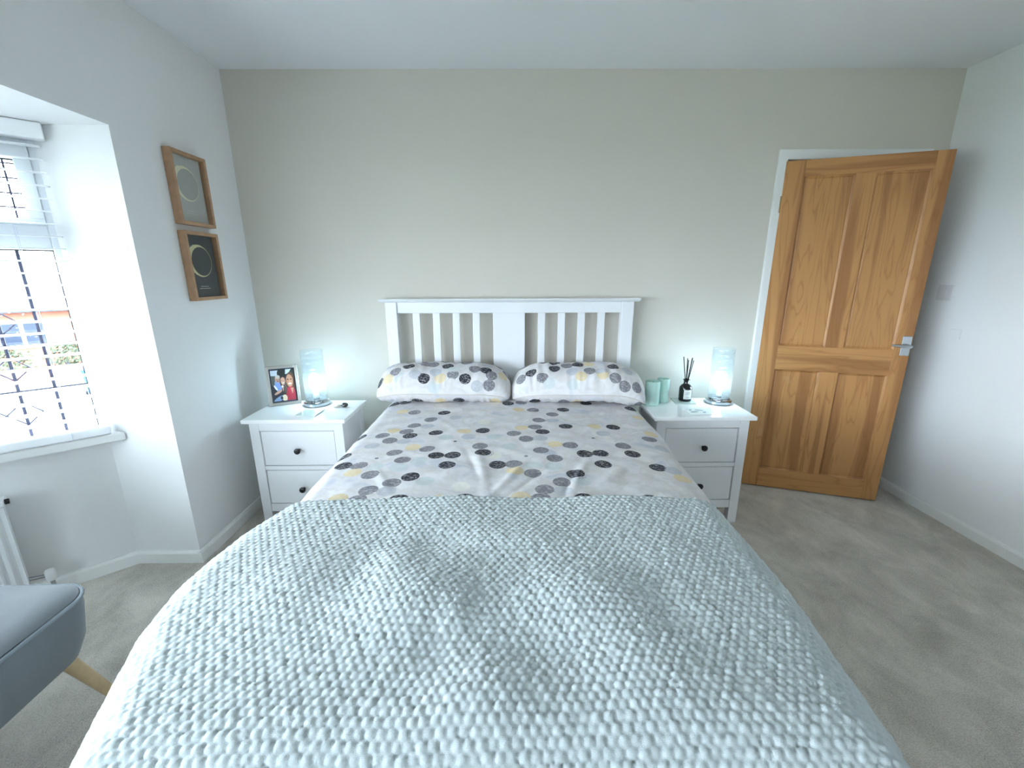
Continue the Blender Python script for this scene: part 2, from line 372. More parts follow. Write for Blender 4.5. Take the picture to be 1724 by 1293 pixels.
# ------------------------------------------------------------------ room shell
T = .14
def shell():
    mb = MB(); mb.prism([(-2.75, YF-T), (2.65, YF-T), (2.65, YB+1.25), (-2.75, YB+1.25)], -.12, 0)
    struct(mb.build('floor', 'carpet'), 'taupe cut-pile carpet with brushed marks')
    mb = MB(); mb.box(XL-T, XR+T, YF-T, YB+T, HC, HC+.12)
    struct(mb.build('ceiling', 'ceiling'), 'plain white painted ceiling')
    # back wall with the doorway
    DX0, DX1, DZ = 1.56, 2.345, 2.012
    mb = MB(); mb.box(XL-T, DX0, YB, YB+T, 0, HC); mb.box(DX0, DX1, YB, YB+T, DZ, HC); mb.box(DX1, XR+T, YB, YB+T, 0, HC)
    struct(mb.build('wall_back', 'greige'), 'greige painted wall behind the bed')
    mb = MB(); mb.box(XL-T, XL, BAY_Y0, YB, 0, HC); mb.box(XL-T, XL, B4[1], BAY_Y0, BAY_Z, HC); mb.box(XL-T, XL, YF, B4[1], 0, HC)
    struct(mb.build('wall_left', 'white_wall'), 'white wall with the window bay')
    mb = MB(); mb.box(XR, XR+T, YF, YB, 0, HC); struct(mb.build('wall_right', 'white_wall'), 'white wall beside the door')
    mb = MB(); mb.box(XL-T, XR+T, YF-T, YF, 0, HC); struct(mb.build('wall_front', 'white_wall'), 'white wall opposite the headboard')
    # bay: returns full height, panels up to the sill, soffit
    mb = MB(); mb.box(B1[0]-.02, XL-T, BAY_Y0, BAY_Y0+T, 0, BAY_Z); struct(mb.build('wall_bay_return', 'white_wall'), 'white return wall at the side of the bay')
    mb = MB(); mb.box(B4[0]-.02, XL-T, B4[1]-T, B4[1], 0, BAY_Z); struct(mb.build('wall_bay_far_return', 'white_wall'), 'white return wall at the far side of the bay')
    def panel(name, a, b, lab):
        d = Vector((b[0]-a[0], b[1]-a[1], 0)).normalized(); n = Vector((-d.y, d.x, 0))   # n points into the room
        q = [(a[0], a[1]), (b[0], b[1]), (b[0]-n.x*T-d.x*-.1, b[1]-n.y*T+d.y*.1), (a[0]-n.x*T-d.x*.1, a[1]-n.y*T-d.y*.1)]
        mb = MB(); mb.prism(q, 0, SILL-.02); struct(mb.build(name, 'white_wall'), lab)
        return d, n
    panel('wall_bay_splay', B1, B2, 'white angled wall below the blinded window')
    panel('wall_bay_front', B2, B3, 'white wall below the main bay window')
    panel('wall_bay_far_splay', B3, B4, 'white angled wall at the far end of the bay')
    mb = MB(); mb.prism([(XL-T, BAY_Y0+T), (B1[0]-.1, BAY_Y0+T), (B2[0]-.2, B2[1]+.12), (B3[0]-.2, B3[1]-.12), (B4[0]-.1, B4[1]-T), (XL-T, B4[1]-T)], BAY_Z, BAY_Z+.12)
    struct(mb.build('ceiling_bay', 'white_wall'), 'flat white ceiling of the window bay')
    # hallway beyond the door
    mb = MB()
    mb.box(1.0, 2.65, YB+1.1, YB+1.2, 0, HC); mb.box(1.0, 1.1, YB+T, YB+1.1, 0, HC); mb.box(2.55, 2.65, YB+T, YB+1.1, 0, HC); mb.box(1.0, 2.65, YB+T, YB+1.2, HC, HC+.1)
    struct(mb.build('wall_hall', 'white_wall'), 'white walls of the landing beyond the door')
    # baseboards
    def bb(name, a, b, lab, h=.064, t=.016):
        d = Vector((b[0]-a[0], b[1]-a[1], 0)).normalized(); n = Vector((-d.y, d.x, 0))
        mb = MB(); prof = [(0, 0), (t, 0), (t, h-.012), (t-.006, h), (0, h)]
        e0 = Vector((a[0], a[1], 0)); e1 = Vector((b[0], b[1], 0))
        v = [e0+n*u+Vector((0, 0, z)) for u, z in prof]+[e1+n*u+Vector((0, 0, z)) for u, z in prof]
        k = len(prof)
        mb.add(v, [tuple(range(k)), tuple(range(2*k-1, k-1, -1))]+[(i, (i+1) % k, k+(i+1) % k, k+i) for i in range(k)])
        struct(mb.build(name, 'gloss_white'), lab)
    bb('baseboard_left', (XL, YB), (XL, BAY_Y0-.016), 'white skirting under the two pictures')
    bb('baseboard_bay_return', (XL, BAY_Y0), (B1[0], BAY_Y0), 'short white skirting at the bay return')
    bb('baseboard_bay_splay', B1, B2, 'white skirting under the blinded window')
    bb('baseboard_right', (XR, YF), (XR, YB), 'white skirting along the wall beside the door')
    bb('baseboard_back', (1.52, YB), (XL, YB), 'white skirting behind the bed')
    # architrave and lining of the doorway
    mb = MB(); J0, J1 = DX0+.012, DX1-.012
    mb.add([(x, y, z) for y in (YB-.018, YB+.001) for x, z in ((1.521, 0), (J0, 0), (J0, 2.004), (J1, 2.004), (J1, 0), (J1+.052, 0), (J1+.052, 2.058), (1.521, 2.058))], [(0,1,2,7), (2,3,6,7), (3,4,5,6), (15,10,9,8), (15,14,11,10), (14,13,12,11)]+[(i, (i+1) % 8, 8+(i+1) % 8, 8+i) for i in range(8)])
    struct(mb.build('trim_1', 'gloss_white', bevel=.004), 'white architrave around the pine door')
    mb = MB(); mb.box(DX0+.0005, J0, YB+.001, YB+T-.001, 0, DZ-.008); mb.box(J1, DX1-.0005, YB+.001, YB+T-.001, 0, DZ-.008); mb.box(DX0+.0005, DX1-.0005, YB+.001, YB+T-.001, DZ-.008, DZ-.0005)
    mb.box(J0, J0+.012, YB+.06, YB+.10, 0, DZ-.008); mb.box(J1-.012, J1, YB+.06, YB+.10, 0, DZ-.008)
    struct(mb.build('trim_2', 'gloss_white'), 'white door lining with stop')
shell()

# ------------------------------------------------------------------ pine door
def door():
    W, TH = .757, .035
    e = bpy.data.objects.new('door_1', None); COL.objects.link(e); struct(e, 'stripped pine four-panel door standing ajar')
    e.location = (1.563, 2.622, 0); e.rotation_euler = (0, 0, math.radians(-18.65))
    Z0, Z1 = .008, 1.995
    def bx(name, x0, x1, z0, z1, m, y0=0, y1=TH, bev=.0015):
        mb = MB(); cx, cz = (x0+x1)/2, (z0+z1)/2
        mb.box(x0-cx, x1-cx, y0, y1, z0-cz, z1-cz)
        return mb.build(name, m, e, bevel=bev, loc=(cx, 0, cz))
    S0, S1, M0, M1 = .098, W-.077, .342, .435
    bx('stile', 0, S0, Z0, Z1, 'pine_v'); bx('stile', S1, W, Z0, Z1, 'pine_v')
    bx('top_rail', S0, S1, 1.91, Z1, 'pine_h'); bx('lock_rail', S0, S1, .805, .955, 'pine_h'); bx('bottom_rail', S0, S1, Z0, .135, 'pine_h')
    bx('muntin', M0, M1, .955, 1.91, 'pine_v'); bx('muntin', M0, M1, .135, .805, 'pine_v')
    for x0, x1 in ((S0, M0), (M1, S1)):
        for z0, z1 in ((.955, 1.91), (.135, .805)):
            cx, cz = (x0+x1)/2, (z0+z1)/2; hx, hz = (x1-x0)/2+.004, (z1-z0)/2+.004
            mb = MB()   # recessed field with chamfered moulding all round
            for yy, sg in ((0, 1), (TH, -1)):
                o0 = [(-hx, yy+sg*.001, -hz), (hx, yy+sg*.001, -hz), (hx, yy+sg*.001, hz), (-hx, yy+sg*.001, hz)]
                i0 = [(-hx+.014, yy+sg*.011, -hz+.014), (hx-.014, yy+sg*.011, -hz+.014), (hx-.014, yy+sg*.011, hz-.014), (-hx+.014, yy+sg*.011, hz-.014)]
                i1 = [(-hx+.018, yy+sg*.0085, -hz+.018), (hx-.018, yy+sg*.0085, -hz+.018), (hx-.018, yy+sg*.0085, hz-.018), (-hx+.018, yy+sg*.0085, hz-.018)]
                k = [(i, (i+1) % 4, 4+(i+1) % 4, 4+i) for i in range(4)]+[(4+i, 4+(i+1) % 4, 8+(i+1) % 4, 8+i) for i in range(4)]+[(8, 9, 10, 11)]
                mb.add(o0+i0+i1, k)
            mb.build('panel', 'pine_v', e, loc=(cx, 0, cz))
    # lever handle on a square-ended plate
    pl = MB().box(.708, .752, -.006, .002, .926, 1.038).build('handle_plate', 'satin_chrome', e, bevel=.003)
    tag(pl, 'satin chrome handle plate')
    mb = MB(); mb.tube([(.738, -.004, .984), (.738, -.042, .984), (.733, -.048, .984), (.70, -.05, .985), (.66, -.047, .988), (.648, -.044, .990)], [.0085, .0085, .009, .0085, .007, .006], 12)
    tag(mb.build('handle', 'satin_chrome', pl, smooth=True), 'chrome lever handle')
    for z in (1.768, .25):
        mb = MB(); mb.tube([(-.003, .004, z-.045), (-.003, .004, z+.045)], .006, 10); mb.box(-.003, .002, .004, .03, z-.045, z+.045)
        mb.build('hinge', 'brass', e)
door()

# ------------------------------------------------------------------ windows
def window(name, a, b, lab, full):
    d = Vector((b[0]-a[0], b[1]-a[1], 0)); ln = d.length; d.normalize()
    e = bpy.data.objects.new(name, None); COL.objects.link(e); struct(e, lab)
    e.location = (a[0], a[1], 0); e.rotation_euler = (0, 0, math.atan2(d.y, d.x))
    z0, z1 = SILL, BAY_Z
    def bar(nm, u0, u1, za, zb, y0=-.065, y1=0., m='upvc', par=e, bev=.004):
        return MB().box(u0, u1, y0, y1, za, zb).build(nm, m, par, bevel=bev)
    bar('frame_side', -.012, .026, z0, z1, y1=.0); bar('frame_side', ln-.026, ln+.01, z0, z1)
    bar('frame_head', .026, ln-.026, 1.885, z1); bar('frame_foot', .026, ln-.026, z0, .722)
    bar('transom', .026, ln-.026, 1.49, 1.585)
    nb = max(1, round(ln/.75)); wd = (ln-.052)/nb
    for k in range(nb):
        u0 = .026+k*wd; u1 = u0+wd
        if k: bar('mullion', u0-.03, u0+.03, .722, 1.885); 
        a0 = u0+(.03 if k else 0); a1 = u1-(.03 if k < nb-1 else 0)
        # top-hung sash
        sb = MB(); sb.box(a0, a1, -.06, .008, 1.825, 1.88); sb.box(a0, a1, -.06, .008, 1.585, 1.608); sb.box(a0, a0+.046, -.06, .008, 1.608, 1.825); sb.box(a1-.046, a1, -.06, .008, 1.608, 1.825)
        sash = sb.build('top_sash', 'upvc', e, bevel=.003)
        p1 = MB().box(a0+.044, a1-.044, -.034, -.028, 1.606, 1.828).build('pane', 'pane', sash)
        p2 = MB().box(a0, a1, -.034, -.028, .722, 1.49).build('pane', 'pane', e)
        g = MB(); 
        for za, zb, q0, q1 in ((.722, 1.49, a0, a1), (1.607, 1.826, a0+.045, a1-.045)):
            t = .005
            g.box(q0, q0+t, -.028, -.020, za, zb); g.box(q1-t, q1, -.028, -.020, za, zb); g.box(q0, q1, -.028, -.020, za, za+t); g.box(q0, q1, -.028, -.020, zb-t, zb)
        g.build('gasket', 'gasket', e)
        if full:
            for q in np.arange(a0+.105, a1-.02, .105):
                MB().box(q-.005, q+.005, -.030, -.025, .722, 1.49).build('lead_strip', 'lead', e)
            for z in (1.30, 1.11, .92):
                MB().box(a0, a1, -.0305, -.0255, z-.004, z+.004).build('lead_strip', 'lead', e)
            for q in np.arange(a0+.045+.032, a1-.05, .062):
                MB().box(q-.003, q+.003, -.030, -.025, 1.607, 1.826).build('lead_strip', 'lead', sash)
            for z in (1.81, 1.757, 1.702, 1.65):
                MB().box(a0+.045, a1-.045, -.0305, -.0255, z-.0025, z+.0025).build('lead_strip', 'lead', sash)
            # leaded diamonds further along the pane
            for q in np.arange(a0+.21, a1-.1, .105):
                for z in (1.205, 1.015, .825):
                    mb = MB()
                    for (u, v) in ((q, z+.05), (q+.052, z), (q, z-.05), (q-.052, z)): pass
                    P4 = [(q, -.031, z+.05), (q+.052, -.031, z), (q, -.031, z-.05), (q-.052, -.031, z)]
                    mb.tube(P4, .004, 6, closed=True); mb.build('lead_diamond', 'lead', e)
    if full:
        r = random.Random(3); mb = MB()
        for k in range(150):
            u = r.uniform(.04, ln-.04); z = r.uniform(1.14, 1.485); q = r.uniform(.0016, .0034)
            mb.add([(u-q*1.4, -.0347, z), (u, -.0347, z-q*.8), (u+q*1.4, -.0347, z), (u, -.0347, z+q*.8), (u, -.0365, z)], [(0, 1, 4), (1, 2, 4), (2, 3, 4), (3, 0, 4)])
        o = mb.build('raindrops', 'rain', e); o['kind'] = 'stuff'
    return e, ln
M['rain'] = mat('raindrop', (250, 252, 255), .05, spec=1)
win1, WL = window('window_1', B1, B2, 'white leaded bay window behind the slatted blind', True)
window('window_2', B2, B3, 'white main window of the bay', False)
window('window_3', B3, B4, 'white angled window at the far end of the bay', False)
# window boards
def sill(name, a, b, lab, ext0):
    d = Vector((b[0]-a[0], b[1]-a[1], 0)); ln = d.length
    mb = MB(); mb.prism([(0, -.03), (ln, -.03), (ln-.03, .062), (ext0, .062)], .655, .693)
    o = mb.build(name, 'gloss_white', bevel=.006, seg=3); o.location = (a[0], a[1], 0); o.rotation_euler = (0, 0, math.atan2(d.y, d.x)); struct(o, lab)
sill('trim_3', B1, B2, 'white window board under the slatted blind', -.055)
sill('trim_4', B2, B3, 'white window board under the main bay window', .03)

# venetian blind
def blind(p0, p1, u0, u1, label, cords):
    ang = math.atan2(p1[1]-p0[1], p1[0]-p0[0])
    e = thing('venetian_blind', label, 'blind', (p0[0], p0[1], 0), ang, 'venetian blinds in the bay')
    yc = .044
    MB().box(u0-.02, u1+.005, yc-.026, yc+.034, 1.893, 1.951).build('headrail', 'blind', e, bevel=.006, seg=3)
    MB().box(u0, u1, yc-.026, yc+.026, .697, .737).build('bottom_rail', 'blind', e, bevel=.008, seg=3)
    me = None
    n = 24
    for k in range(n):
        z = .782+k*(1.872-.782)/(n-1)
        if me is None:
            P = [[(u, yy, .003*(1-(yy/.025)**2)) for yy in np.linspace(-.025, .025, 6)] for u in (u0, u1)]
            Q = [[(u, yy, .003*(1-(yy/.025)**2)-.0028) for yy in np.linspace(-.025, .025, 6)] for u in (u0, u1)]
            mb = MB(); mb.grid(P); mb.grid(Q)
            for i in range(5): mb.f.append((i, i+1, 12+i+1, 12+i)); mb.f.append((6+i, 6+i+1, 18+i+1, 18+i)); mb.mi += [0, 0]
            mb.f.append((0, 6, 18, 12)); mb.f.append((5, 11, 23, 17)); mb.mi += [0, 0]
            o = mb.build('slat', 'blind', e); me = o.data
        else:
            o = bpy.data.objects.new('slat', me); COL.objects.link(o); o.parent = e
        o.location = (0, yc, z); o.rotation_euler = (math.radians(-3), 0, 0)
    for q in cords:
        mb = MB(); mb.tube([(q, yc+.028, .70), (q, yc+.028, 1.90)], .0011, 5); mb.tube([(q, yc-.028, .70), (q, yc-.028, 1.90)], .0011, 5)
        for k in range(n):
            z = .780+k*(1.872-.782)/(n-1); mb.tube([(q, yc-.028, z-.001), (q, yc+.028, z-.001)], .0008, 4)
        mb.build('ladder_cord', 'cord', e)
blind(B1, B2, -.012, WL-.05, 'white slatted venetian blind on the angled leaded window beside the prints', (.112, .36, .60))
_L2 = B2[1]-B3[1]
blind(B2, B3, .05, _L2-.05, 'unseen white slatted blind added on the long middle bay window to cut daylight', (.2, .8, 1.4, 2.0, 2.6))  # out of view, added to keep direct daylight off the blanket
blind(B3, B4, .05, math.hypot(B4[0]-B3[0], B4[1]-B3[1])-.02, 'unseen white slatted blind added on the angled window far from the bed to cut daylight', (.15, .55))  # unseen as well, added to soften daylight from this end

# radiator under the blinded window
def radiator():
    ang = math.atan2(B2[1]-B1[1], B2[0]-B1[0])
    e = thing('radiator', 'white panel radiator on the angled wall under the window', 'radiator', (B1[0], B1[1], 0), ang)
    u0, u1 = .35, .73
    mb = MB(); n = 12; P = []
    for i in range(n*6+1):
        u = u0+(u1-u0)*i/(n*6); yy = .10+.006*math.cos(2*PI*i/6)
        P.append((u, yy))
    poly = P+[(u1, .085), (u0, .085)]
    mb.prism(poly, .115, .485); mb.build('panel', 'rad', e)
    MB().box(u0-.004, u1+.004, .035, .108, .487, .512).build('top_grille', 'rad', e, bevel=.004)
    MB().box(u0+.004, u1-.004, .055, .086, .13, .488).build('convector', 'rad', e)
    mb = MB(); mb.lathe([(.011, 0), (.011, .012)], 16, (0, 0, 0)); o = mb.build('end_cap', 'gasket', e); o.location = (u0-.004, .082, .5); o.rotation_euler = (0, -PI/2, 0)
    mb = MB(); mb.lathe([(.017, .085), (.018, .09), (.018, .125), (.015, .132)], 16, (u0-.06, .07, .01)); mb.build('valve_cap', 'plastic', e, smooth=True)
    mb = MB(); mb.tube([(u0-.06, .07, 0), (u0-.06, .07, .1), (u0-.05, .07, .12), (u0+.01, .07, .13)], .008, 10); mb.build('valve', 'chrome', e)
    MB().box(u0+.05, u0+.08, .0, .06, .2, .4).build('bracket', 'rad', e)
    MB().box(u1-.08, u1-.05, 0, .06, .2, .4).build('bracket', 'rad', e)
radiator()

# ------------------------------------------------------------------ bed
bed = thing('bed', 'white wooden double bed with slatted headboard', 'bed', (0, 1.5, 0))
HY = 2.555     # front face of the headboard
def hb(name, x0, x1, y0, y1, z0, z1, bev=.004):
    return MB().box(x0, x1, y0-1.5, y1-1.5, z0, z1).build(name, 'furn_white', bed, bevel=bev)
cap = MB(); pr = [(-.028, 1.231), (.0, 1.227), (.055, 1.227), (.062, 1.233), (.062, 1.246), (-.045, 1.249), (-.047, 1.243)]
v0 = [(-.762+(.0 if y < -.02 else .0), HY-1.5+y, z) for y, z in pr]; v1 = [(.766, HY-1.5+y, z) for y, z in pr]; k = len(pr)
cap.add(v0+v1, [tuple(range(k)), tuple(range(2*k-1, k-1, -1))]+[(i, (i+1) % k, k+(i+1) % k, k+i) for i in range(k)])
cap.build('headboard_cap', 'furn_white', bed, bevel=.002)
hb('post', -.732, -.664, HY-.012, HY+.045, 0, 1.228); hb('post', .664, .736, HY-.012, HY+.045, 0, 1.228)
hb('headboard_top_rail', -.664, .664, HY-.002, HY+.035, 1.163, 1.228); hb('headboard_bottom_rail', -.664, .664, HY, HY+.03, .40, .66)
hb('headboard_panel', -.098, .092, HY+.004, HY+.026, .655, 1.168, .002)
def slat_x():
    for x in (-.555, -.436, -.318, -.198): yield x
    for x in (.192, .311, .430, .549): yield x
sl = None
for x in slat_x():
    if sl is None:
        sl = MB().box(-.021, .021, -.011, .011, -.2575, .2575).build('headboard_slat', 'furn_white', bed, bevel=.002)
        o = sl
    else:
        o = sl.copy(); COL.objects.link(o)
    o.location = (x, HY+.015-1.5, .9125)
hb('side_rail', -.722, -.695, .50, HY-.01, .2, .38); hb('side_rail', .695, .722, .50, HY-.01, .2, .38)
hb('foot_rail', -.72, .72, .47, .50, .2, .40)
hb('leg', -.72, -.66, .47, .53, 0, .40); hb('leg', .66, .72, .47, .53, 0, .40)
for i in range(10):
    y = .62+i*.19; hb('bed_slat', -.695, .695, y, y+.07, .285, .302, .0)
mt = MB().box(-.69, .69, .505, HY-.013, .302, .575).build('mattress', 'mattress', bevel=.05, seg=4)
tag(mt, 'white mattress lying under the dotted duvet', 'mattress')

DOTS = [(-0.663,2.338,'D'),(-0.600,2.352,'G'),(-0.216,2.365,'D'),(-0.554,2.466,'T'),(-0.410,2.334,'T'),(-0.009,2.292,'D'),(0.063,2.310,'G'),(-0.578,2.184,'Y'),(-0.508,2.165,'G'),(-0.346,2.141,'D'),(-0.276,2.066,'L'),(-0.399,2.041,'G'),(0.046,2.186,'Y'),(0.124,2.180,'G'),(0.287,2.190,'D'),(0.221,2.106,'G'),(-0.466,1.964,'G'),(-0.400,1.949,'L'),(0.144,2.009,'G'),(0.211,2.008,'L'),(-0.549,1.906,'Y'),(-0.486,1.885,'G'),(-0.456,1.826,'D'),(-0.587,1.847,'G'),(-0.343,1.856,'D'),(-0.213,1.861,'Y'),(-0.127,1.866,'D'),(-0.534,1.775,'G'),(-0.469,1.759,'L'),(-0.186,1.791,'L'),(0.055,1.896,'Y'),(0.119,1.905,'G'),(0.150,1.842,'D'),(0.018,1.819,'G'),(0.266,1.917,'D'),(0.403,1.922,'Y'),(0.493,1.920,'D'),(0.071,1.757,'G'),(0.133,1.762,'L'),(0.427,1.831,'L'),(-0.239,1.738,'s'),(0.369,1.767,'s'),(-0.697,1.859,'D'),(-0.127,1.678,'G'),(-0.476,1.633,'G'),(-0.347,1.662,'G'),(-0.412,1.685,'Y'),(-0.685,1.626,'D'),(-0.298,1.593,'D'),(-0.232,1.592,'D'),(-0.110,1.610,'D'),(0.127,1.629,'G'),(0.191,1.692,'Y'),(0.255,1.680,'G'),(0.303,1.599,'D'),(0.368,1.605,'D'),(0.481,1.688,'G'),(0.499,1.608,'D'),(-0.424,1.554,'G'),(0.176,1.554,'G'),(-0.241,1.501,'D'),(0.357,1.503,'D'),(-0.646,1.524,'D'),(-0.583,1.519,'G'),(-0.586,1.456,'Y'),(-0.514,1.434,'G'),(-0.361,1.410,'D'),(-0.049,1.502,'D'),(0.015,1.504,'G'),(0.016,1.446,'Y'),(0.083,1.430,'G'),(0.237,1.420,'D'),(0.182,1.362,'G'),(-0.416,1.365,'G'),(-0.483,1.317,'G'),(-0.418,1.306,'L'),(0.117,1.309,'G'),(0.180,1.298,'L'),(0.563,1.489,'D'),(0.612,1.469,'L'),(0.626,1.407,'Y'),(-0.568,1.269,'Y'),(-0.502,1.255,'G'),(-0.363,1.247,'D'),(-0.235,1.245,'Y'),(-0.148,1.250,'D'),(0.035,1.261,'Y'),(0.099,1.250,'G'),(0.240,1.245,'D'),(0.454,1.239,'D'),(0.623,1.781,'G'),(0.650,1.688,'L'),(0.654,1.853,'Y'),(-0.518,1.502,'T'),(-0.424,1.488,'T'),(-0.360,1.539,'T'),(-0.288,1.789,'T'),(-0.071,1.786,'T'),(-0.003,1.671,'T'),(0.089,1.487,'T'),(0.167,1.486,'T'),(-0.301,1.376,'T'),(0.254,1.369,'T'),(-0.598,1.721,'L'),(0.064,1.573,'s'),(-0.534,1.581,'s'),(0.667,2.242,'D'),(0.665,2.090,'Y'),(0.433,2.318,'D'),(-0.128,1.988,'C'),(-0.170,1.332,'C'),(0.263,1.291,'P'),(-0.064,1.582,'C'),(0.407,1.420,'P'),(-0.310,1.471,'P'),(0.590,2.244,'P'),(-0.342,2.261,'P'),(0.352,2.076,'P'),(-0.691,1.979,'P')]
DCOL = {'D': (rgb((44, 46, 56)), .033, 1.0), 'G': (rgb((122, 120, 128)), .033, .95), 'L': (rgb((184, 188, 196)), .033, .8),
        'T': (rgb((196, 208, 208)), .034, .7), 'Y': (rgb((224, 204, 158)), .032, .85), 's': (rgb((110, 108, 116)), .008, 1.0),
        'C': (rgb((232, 228, 218)), .033, .8), 'P': (rgb((214, 208, 204)), .036, .6)}
def dot_attr(U, V, dots):
    """distance to (and colour of) the nearest printed dot, in cloth coordinates"""
    best = np.full(U.shape, 9.); col = np.zeros(U.shape+(4,))
    for x, y, c in dots:
        k, r, al = DCOL[c]
        d = np.hypot(U-x, V-y)/r
        if c in 'TCPL': d = d*1.0+.0
        mk = d < best
        if c in 'TCP':      # faint prints never cut into strong ones
            mk &= best > 1.25
        best[mk] = d[mk]; col[mk] = (k[0], k[1], k[2], al)
    return best, col

def dot_attr3(P, PT, U, V, dots):
    """as dot_attr, measured on the curved surface so that the printed dots stay round"""
    best = np.full(U.shape, 9.); col = np.zeros(U.shape+(4,))
    for x, y, sd, c in dots:
        k, r, al = DCOL[c]
        i = np.unravel_index(np.argmin((U-x)**2+(V-y)**2), U.shape)
        d = np.linalg.norm(P-PT[0 if sd > 0 else 1][i], axis=-1)/r
        mk = d < best
        if c in 'TCP': mk &= best > 1.25
        best[mk] = d[mk]; col[mk] = (k[0], k[1], k[2], al)
    return best, col

def drape(s, xeL, xeR, r, flare=.06):
    """cross profile by arc length s -> x, drop, normal x, normal z"""
    xe = np.where(s < 0, xeL, xeR); a = xe-r; t = np.abs(s); sg = np.sign(s)
    th = np.clip((t-a)/r, 0, PI/2); rem = np.clip(t-a-r*PI/2, 0, None)
    x = np.where(t < a, t, a+r*np.sin(th)+rem*flare); dz = r*(1-np.cos(th))+rem
    return sg*x, dz, sg*np.sin(th), np.cos(th)

def top_height(X, Y):
    z = .676-.018*np.clip(np.abs(X)/.72, 0, 1)**3
    z = z+.004*wav(X, Y, 11, 7, 3, 11)
    return z

def duvet():
    ss = np.linspace(-1.08, 1.08, 380); yy = np.linspace(2.53, 1.02, 270)
    s, Y = np.meshgrid(ss, yy)
    xeL = np.interp(Y, [1.0, 1.3, 1.8, 2.3, 2.6], [.735, .735, .738, .735, .72]); xeR = np.interp(Y, [1.0, 1.3, 1.6, 1.9, 2.3, 2.6], [.69, .695, .715, .735, .745, .72])
    x, dz, nx, nz = drape(s, xeL, xeR, .085)
    z = top_height(x, Y)-dz
    fl = np.clip(nz, 0, 1)
    # creases running down from the middle of the bed
    for cx, cy, ln, wd, am, an in ((-.10, 1.42, .22, .018, .010, .15), (.0, 1.40, .16, .014, .012, -.45), (.06, 1.36, .14, .012, -.008, -.6), (.24, 1.38, .18, .016, .011, -.35), (.20, 1.33, .12, .012, -.007, -.3),
                                   (-.14, 1.50, .18, .014, -.006, .3), (.36, 1.40, .16, .02, .007, -.7), (-.45, 1.38, .14, .014, .005, .5), (.30, 1.75, .2, .015, .004, -.5), (-.3, 1.95, .22, .02, .004, .6), (.1, 2.05, .2, .02, .004, -.2)):
        ca, sa = math.cos(an), math.sin(an); u = (x-cx)*ca+(Y-cy)*sa; v = -(x-cx)*sa+(Y-cy)*ca
        z = z+.5*am*np.exp(-(u/wd)**2-(v/ln)**2)*fl
    z = z+.0016*wav(x, Y, 5, 10, 25, 70)*fl
    # side folds
    x = x+np.sign(s)*(1-fl)*.012*wav(Y*1.0, dz*.5, 21, 5, 8, 22)
    z = np.maximum(z, .06)
    P = np.stack([x, Y, z], -1)
    ext = list(DOTS)
    r = random.Random(5)
    for sd in (-1, 1):
        for q in range(26):
            ext.append((sd*r.uniform(.76, 1.05), r.uniform(1.1, 2.5), r.choice('DGLYTGL')))
    d, c = dot_attr(s, Y, ext)
    o = grid_object('duvet', P, 'dotted', None, (d, c))
    sm = o.modifiers.new('thickness', 'SOLIDIFY'); sm.thickness = .006; sm.offset = -1
    tag(o, 'pale grey duvet printed with black, grey and mustard dots, spread over the bed', 'duvet')
duvet()

